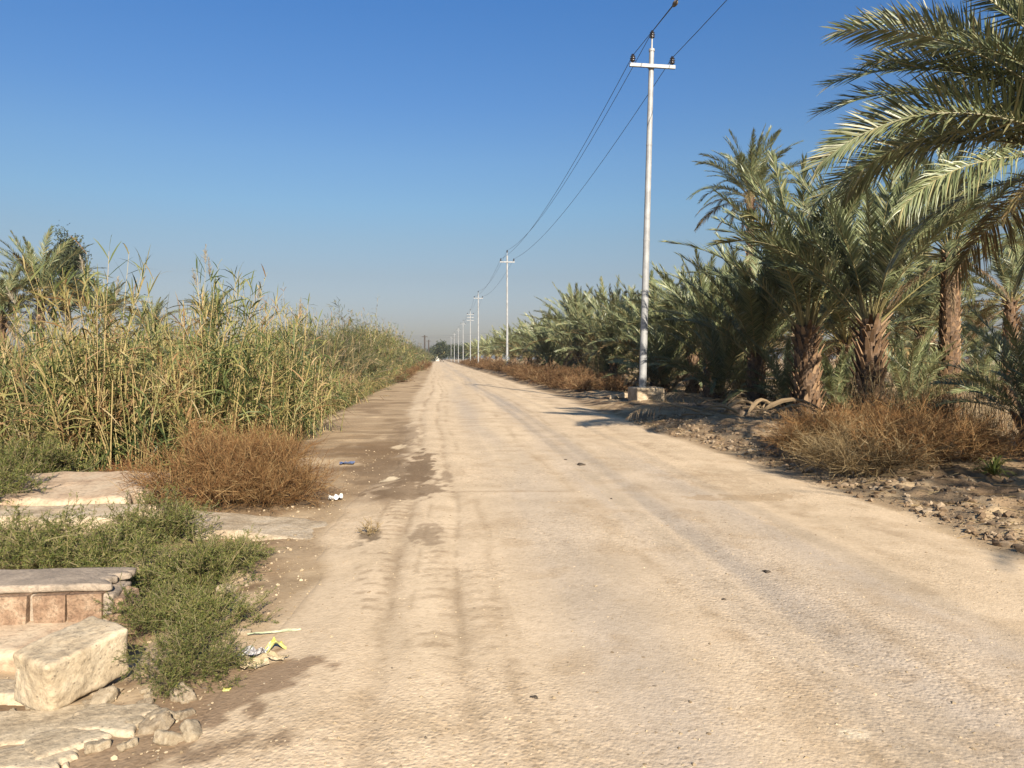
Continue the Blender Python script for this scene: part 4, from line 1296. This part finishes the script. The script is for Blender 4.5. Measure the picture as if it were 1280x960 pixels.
# dark poles and crossing wires far left
dk = []
for i, (px, d, h) in enumerate(((531, 235, 8.8), (536, 285, 8.6))):
    x, y = at(px, d)
    r_ = thing('wooden_pole', ['dark wooden pole above the far hedge, taller of two', 'dark wooden pole above the far hedge, shorter of two'][i], 'utility pole', (x, y, 0), 0)
    link('pole_shaft', mesh_from('pole_shaft', [lathe([(.001, -.2), (.28, -.2), (.2, h), (.001, h)], 10)], M_WOOD), r_)
    link('crossarm', mesh_from('crossarm', [box(0, -.25, h - .5, 1.8, .14, .16)], M_WOOD), r_)
    dk.append((x, y, h - .3))
xa, ya = at(400, 180); xb, yb = at(610, 270)
for i, dz in enumerate((0, -.9)):
    g_, _ = wire([(xa, ya, 8.6 + dz), (dk[0][0], dk[0][1], dk[0][2] + dz * .6), (xb, yb, 10.6 + dz)], .35, .02)
    tag(link('crossing_wire', mesh_from('crossing_wire', [g_], M_WIRE)), ['thin wire crossing the road far away, upper of two', 'thin wire crossing the road far away, lower of two'][i], 'wire', 'wires crossing the road far away')

# ------------------------------------------------------------------ debris heap on the right verge
HP = 'cut dry palm fronds on the debris heap'
DF = []
for i in range(3):
    mid, lf = frond_parts(1.9, 22, 50, 26, .26, .010, 3, twist=.7 * (i - 1), side=.4, vee=10, droop=.6, seed=1400 + i, rr_=.05)
    DF.append(mesh_from('dry_frond', [(mid[0], mid[1], 0), (lf[0], lf[1], 0)], M_DEAD))
rd_ = np.random.default_rng(61)
for i in range(16):
    px = rd_.uniform(850, 985); d = rd_.uniform(18.5, 23.0)
    x, y = at(px, d)
    o = link('dry_frond', DF[i % 3], None, (x, y, hz(x, y) + .10), (rd_.normal(0, .3), rd_.normal(.1, .2), rd_.uniform(0, 6.28)), (rd_.uniform(.7, 1.1),) * 3)
    tag(o, 'cut dry palm frond lying on the debris heap beside the pole', 'dry frond', HP)
LG = 'palm stubs lying on the debris heap'
def stub_mesh(seed):
    r = np.random.default_rng(seed)
    t = np.linspace(0, 1, 7)
    P = np.stack([t * 1.3, .12 * np.sin(t * 3), .28 * np.sin(t * math.pi) + .03], 1)[None]
    return mesh_from('palm_stub', [tubes(P, (np.array([.02, .06, .055, .045, .04, .035, .015]))[None], 6)], M_DEAD)


SB = [stub_mesh(i) for i in range(2)]
for i, (px, d, rz, s) in enumerate(((905, 20.5, 10, .9), (935, 20.0, 35, 1.1), (952, 20.5, -20, 1.25), (925, 19.6, 160, .8), (965, 19.4, -45, 1.0), (872, 22, 70, .7))):
    x, y = at(px, d)
    tag(link('palm_stub', SB[i % 2], None, (x, y, hz(x, y) + .05), (rd_.normal(0, .2), 0, rad(rz)), (s, s, s)), 'pale curved palm stub lying on the debris heap', 'palm stub', LG)
me = rock_mesh('debris_mound', (4.2, 2.4, .42), M_CLOD, 55, 6, .13, .45, 3.2)
x, y = at(905, 22.5)
tag(link('debris_mound', me, None, (x, y, .0), (0, 0, rad(-70))), 'low mound of soil and rubbish under the dry fronds beside the pole', 'soil mound')
me = rock_mesh('rubble_stone', (.55, .4, .35), M_CONCRETE, 56, 4, .05, .3, 3)
for i, (px, d, s, lab) in enumerate(((783, 27, .8, 'pale rubble stone left of the concrete pole footing'), (768, 27.5, .7, 'smaller pale rubble stone farther left of the pole footing'),
                                     (1183, 14.6, .9, 'pale lump of rubble behind the dry bushes at the right'), (940, 12.6, .28, 'small pale stone at the road edge below the debris heap'),
                                     (1128, 9.3, .28, 'mossy stone under the right end of the dry bushes'))):
    x, y = at(px, d)
    tag(link('rubble_stone', me, None, (x, y, hz(x, y) + .06 * s), (.2 * i, .1, i * 1.1), (s, s, s * .8)), lab, 'stone', 'loose pieces of rubble')


# ------------------------------------------------------------------ clods, gravel, litter
def ico_cloud(name, pts, sz, mat, label, cat, seed, squash=.6):
    r = np.random.default_rng(seed)
    bm = bmesh.new(); bmesh.ops.create_icosphere(bm, subdivisions=1, radius=1)
    bm.verts.ensure_lookup_table()
    v0 = np.array([v_.co[:] for v_ in bm.verts]); f0 = np.array([[q.index for q in f.verts] for f in bm.faces]); bm.free()
    n = len(pts)
    V = v0[None] * (1 + r.normal(0, .22, (n, len(v0), 1)))
    V = V * r.uniform(.6, 1.3, (n, 1, 3)) * np.array([1, 1, squash])
    th = r.uniform(0, 6.28, n); c, s = np.cos(th)[:, None], np.sin(th)[:, None]
    V = np.stack([V[..., 0] * c - V[..., 1] * s, V[..., 0] * s + V[..., 1] * c, V[..., 2]], -1)
    V = V * sz[:, None, None] + pts[:, None]
    F = (np.arange(n)[:, None, None] * len(v0) + f0[None]).reshape(-1, 3)
    return tag(link(name, mesh_from(name, [(V.reshape(-1, 3), F)], mat)), label, cat, None, 'stuff')


r = np.random.default_rng(91)
M_PEB = leaf_mat('pebbles', [(0, (0.180, 0.130, 0.079)), (.4, (0.302, 0.230, 0.144)), (.9, (0.418, 0.331, 0.223)), (1, (0.108, 0.086, 0.065))], rough=.9, trans=0, spec=.1, vary=0)
M_CLODI = leaf_mat('loose_clods', [(0, (0.112, 0.075, 0.045)), (.6, (0.203, 0.143, 0.090)), (1, (0.300, 0.232, 0.158))], rough=.95, trans=0, spec=.1, vary=0)
n = 9000
d = 2.4 + 11 * r.random(n) ** 2.0; px = r.uniform(150, 1320, n)
p = FWD[None] * d[:, None] + RGT[None] * ((px - 640) / FPX * d)[:, None]
ok = (p[:, 0] < road_right(p[:, 1])) & (p[:, 0] > road_left(p[:, 1]) - .6); p = p[ok]
ico_cloud('gravel', np.column_stack([p, height(p[:, 0], p[:, 1]) + .004]), .003 + .007 * r.random(len(p)) ** 4 + .0006 * np.hypot(*p.T) * .6, M_PEB, 'fine pale gravel strewn over the dirt road', 'gravel', 92)
n = 6500
y = 4.5 + 15 * r.random(n) ** 1.5; x = road_right(y) + .25 + np.abs(r.normal(0, .8, n)) - .2 * r.random(n)
ico_cloud('soil_clods', np.column_stack([x, y, height(x, y) + .01]), .005 + .045 * r.random(n) ** 7, M_CLODI, 'dry broken clods of earth along the right verge', 'soil', 93, .75)
n = 700
y = 3.0 + 5.5 * r.random(n); x = road_left(y) - .1 - 1.6 * r.random(n) ** 1.2
ico_cloud('rubble_grit', np.column_stack([x, y, height(x, y) + .005]), .004 + .018 * r.random(n) ** 4, M_PEB, 'small stones scattered round the weeds at near left', 'gravel', 94, .7)
# fallen twigs and straw on the right verge
n = 2600
y = 4.5 + 20 * r.random(n) ** 1.4; x = road_right(y) + .1 + 3.0 * r.random(n)
th = r.uniform(0, 6.28, n); L = r.uniform(.05, .28, n)
t = np.linspace(0, 1, 3)[None, :, None]
P = np.column_stack([x, y, height(x, y) + .025])[:, None] + np.stack([np.cos(th), np.sin(th), r.normal(0, .12, n)], 1)[:, None] * L[:, None, None] * t
tag(link('straw_litter', mesh_from('straw_litter', [face_ribbons(P, np.full((n, 3), .003))], M_STRAW)), 'dry straw and twigs scattered over the right verge', 'litter', None, 'stuff')
# ground cover of dry stubble in the orchard and behind the tangle
n = 5000
x = r.uniform(7.5, 24, n); y = r.uniform(13, 45, n)
b = np.column_stack([x, y, height(x, y)]); h = r.uniform(.06, .3, n)
P = b[:, None] + np.stack([r.normal(0, .35, n) * h, r.normal(0, .35, n) * h, h], 1)[:, None] * t
tag(link('dry_grass', mesh_from('dry_grass', [face_ribbons(P, np.full((n, 3), .005) * np.array([1, .8, .3]))], M_STRAW)), 'thin dry grass on the floor of the palm grove', 'grass', None, 'stuff')


def crumple(name, sx, sy, amp, mat, seed, nn=9, thick=.002, fold=0):
    r = np.random.default_rng(seed)
    u_, v_ = np.meshgrid(np.linspace(-.5, .5, nn), np.linspace(-.5, .5, nn))
    out = 1 + .25 * (fbm(u_ * 3 + seed, v_ * 3, 3) - .5)
    z = amp * (np.abs(fbm(u_ * 3.3 + seed * 1.7, v_ * 3.3, 3) - .5) * 2) + fold * np.abs(u_)
    A = np.stack([u_ * sx * out, v_ * sy * out, z], -1).reshape(-1, 3)
    B = A - [0, 0, thick]
    F = grid_faces(nn, nn)
    return mesh_from(name, [(A, F), (B, F[:, ::-1])], mat)


def litter(name, px, py, me, label, rz=0, z=.012, tilt=(0, 0), cat='litter', group=None):
    d = CAM_Z * FPX / (py - 448); x, y = at(px, d)
    zz = hz(x, y)
    return tag(link(name, me, None, (x, y, zz + z), (rad(tilt[0]), rad(tilt[1]), rad(rz))), label, cat, group)


litter('cardboard_scrap', 313, 842, crumple('cardboard_scrap', .14, .10, .05, M_CARD, 1, fold=.04), 'torn brown cardboard scrap lying before the grey wrapper', 20, .02, (8, 0))
litter('cardboard_scrap', 342, 836, crumple('cardboard_scrap', .11, .07, .03, M_CARD, 7, fold=.03), 'smaller cardboard scrap right of the torn one, under the yellow wrapper', -15, .02, (0, 6))
litter('grey_wrapper', 312, 828, crumple('grey_wrapper', .15, .08, .08, M_GREYBAG, 3), 'crumpled grey plastic wrapper behind the torn cardboard', 5, .02)
litter('yellow_wrapper', 341, 821, crumple('yellow_wrapper', .11, .06, .05, M_YELLOW, 4, fold=-.10), 'bent yellow green wrapper beside the grey one', 30, .055, (10, 0))
litter('yellow_scrap', 278, 872, crumple('yellow_scrap', .035, .03, .015, M_YELLOW, 5, 5), 'tiny yellow scrap on bare soil below the weeds', 0, .012)
litter('plastic_strip', 340, 797, crumple('plastic_strip', .30, .022, .02, M_PALEGREEN, 6), 'long pale green plastic strip lying by the weeds', 8, .012)
litter('white_scrap', 418, 626, crumple('white_scrap', .16, .14, .10, M_WHITEBAG, 8), 'white crumpled paper beside the brown dry bush', 10, .015)
litter('blue_scrap', 433, 580, crumple('blue_scrap', .22, .16, .05, M_BLUEBAG, 9), 'blue plastic scrap on the damp verge', 0, .012)
litter('blue_bag', 352, 531, crumple('blue_bag', .6, .35, .3, M_BLUEBAG, 10), 'bluish plastic bag at the foot of the reeds', 0, .04)
litter('white_scrap', 146, 690, crumple('white_scrap', .05, .05, .05, M_WHITEBAG, 12, 6), 'small white scrap caught in the green weeds', 0, .22)
litter('white_scrap', 1243, 499, crumple('white_scrap', .55, .4, .2, M_WHITEBAG, 13, 6), 'white scrap on the sunlit clearing at the right', 0, .03)
M_DARKCLOD = solid_mat('dark_clod', [(.3, (.045, .035, .026)), (.7, (.10, .075, .052))], scale=30, bump=.6, bscale=90)
CLM = rock_mesh('earth_clod', (.10, .07, .035), M_DARKCLOD, 61, 5, .035, .4, 14, outline=.3)
for i, (px, py, s, lab) in enumerate(((729, 584, 1.0, 'dark clod lying on the middle of the road'), (708, 577, .5, 'smaller dark clod just left of the mid road clod'),
                                      (960, 722, .55, 'flat dark chip on the grey wheel lane'), (666, 886, .35, 'dark chip on the near gravel at bottom centre'),
                                      (906, 759, .3, 'tiny dark stone left of the flat chip'), (765, 628, .35, 'tiny dark stone near the road seam'))):
    d = CAM_Z * FPX / (py - 448); x, y = at(px, d)
    tag(link('earth_clod', CLM, None, (x, y, hz(x, y) + .014 * s), (0, 0, i), (s, s, s)), lab, 'clod', 'dark clods on the road')
# low dried tufts on the road edge
TF = dry_bush_mesh(985, .14, .10, .10, M_STRAW, (.003, .002, .0015))
litter('dry_tuft', 460, 674, TF, 'flattened dry tuft at the edge of the wheel tracks', 0, 0, cat='grass tuft')

# ------------------------------------------------------------------ light, sky, haze, camera
w = bpy.data.worlds.new('World'); scene.world = w; w.use_nodes = True
nt = w.node_tree; nt.nodes.clear()
sky = nt.nodes.new('ShaderNodeTexSky'); sky.sky_type = 'NISHITA'; sky.sun_disc = False
sky.sun_elevation = SUN_EL
sky.sun_rotation = math.atan2(SUN_H[0], SUN_H[1])
sky.altitude = 30; sky.air_density = 1.0; sky.dust_density = 1.6; sky.ozone_density = 2.5
bg = nt.nodes.new('ShaderNodeBackground'); bg.inputs[1].default_value = .052
wo = nt.nodes.new('ShaderNodeOutputWorld')
# dry dusty air: deep blue overhead, grey towards the horizon
tcw = nt.nodes.new('ShaderNodeTexCoord'); sxw = nt.nodes.new('ShaderNodeSeparateXYZ')
nt.links.new(tcw.outputs['Generated'], sxw.inputs[0])
tint = ramp(nt, [(0, (.95, .85, .88)), (.05, (.83, .745, .82)), (.106, (.80, .73, .74)), (.151, (.80, .81, .81)), (.191, (.78, .89, .92)), (.248, (.735, .91, 1.02)), (.312, (.62, .875, 1.11)), (.42, (.50, .86, 1.22))])
nt.links.new(sxw.outputs['Z'], tint.inputs[0])
skyc = mixrgb(nt, 'MULTIPLY', 1.0, sky.outputs[0], tint.outputs[0])
nt.links.new(skyc, bg.inputs[0]); nt.links.new(bg.outputs[0], wo.inputs[0])

sd = bpy.data.lights.new('sun', 'SUN'); sd.energy = 5.0; sd.angle = rad(.5); sd.color = (1, .90, .76)
so = bpy.data.objects.new('sun', sd); COL.objects.link(so)
to_sun = Vector((SUN_H[0] * math.cos(SUN_EL), SUN_H[1] * math.cos(SUN_EL), math.sin(SUN_EL)))
so.rotation_euler = to_sun.to_track_quat('Z', 'Y').to_euler()
so.location = (0, -5, 30)

HAZE = 0.00022
if HAZE:
    hm, hnt, hout = new_mat('haze')
    pv = N(hnt, 'ShaderNodeVolumePrincipled')
    pv.inputs['Color'].default_value = (.86, .90, .95, 1); pv.inputs['Density'].default_value = HAZE; pv.inputs['Anisotropy'].default_value = .3
    hnt.links.new(pv.outputs[0], hout.inputs['Volume'])
    tag(link('haze', mesh_from('haze', [box(0, 720, 8, 3100, 1640, 19)], hm)), 'thin dusty haze in the air over the road', 'haze', None, 'stuff')

cam = bpy.data.cameras.new('camera'); cam.sensor_width = 36; cam.lens = 36 * FPX / 1280; cam.clip_end = 5000; cam.clip_start = .05
co = bpy.data.objects.new('camera', cam); COL.objects.link(co)
co.location = (0, 0, CAM_Z)
co.rotation_euler = (rad(90 - 1.93), 0, -YAW)
scene.camera = co

scene.view_settings.view_transform = 'Standard'; scene.view_settings.look = 'None'
scene.view_settings.exposure = 1.2; scene.view_settings.gamma = 1
scene.view_settings.use_curve_mapping = False
scene.cycles.max_bounces = 6; scene.cycles.diffuse_bounces = 3; scene.cycles.transmission_bounces = 3; scene.cycles.transparent_max_bounces = 4
scene.cycles.use_denoising = True
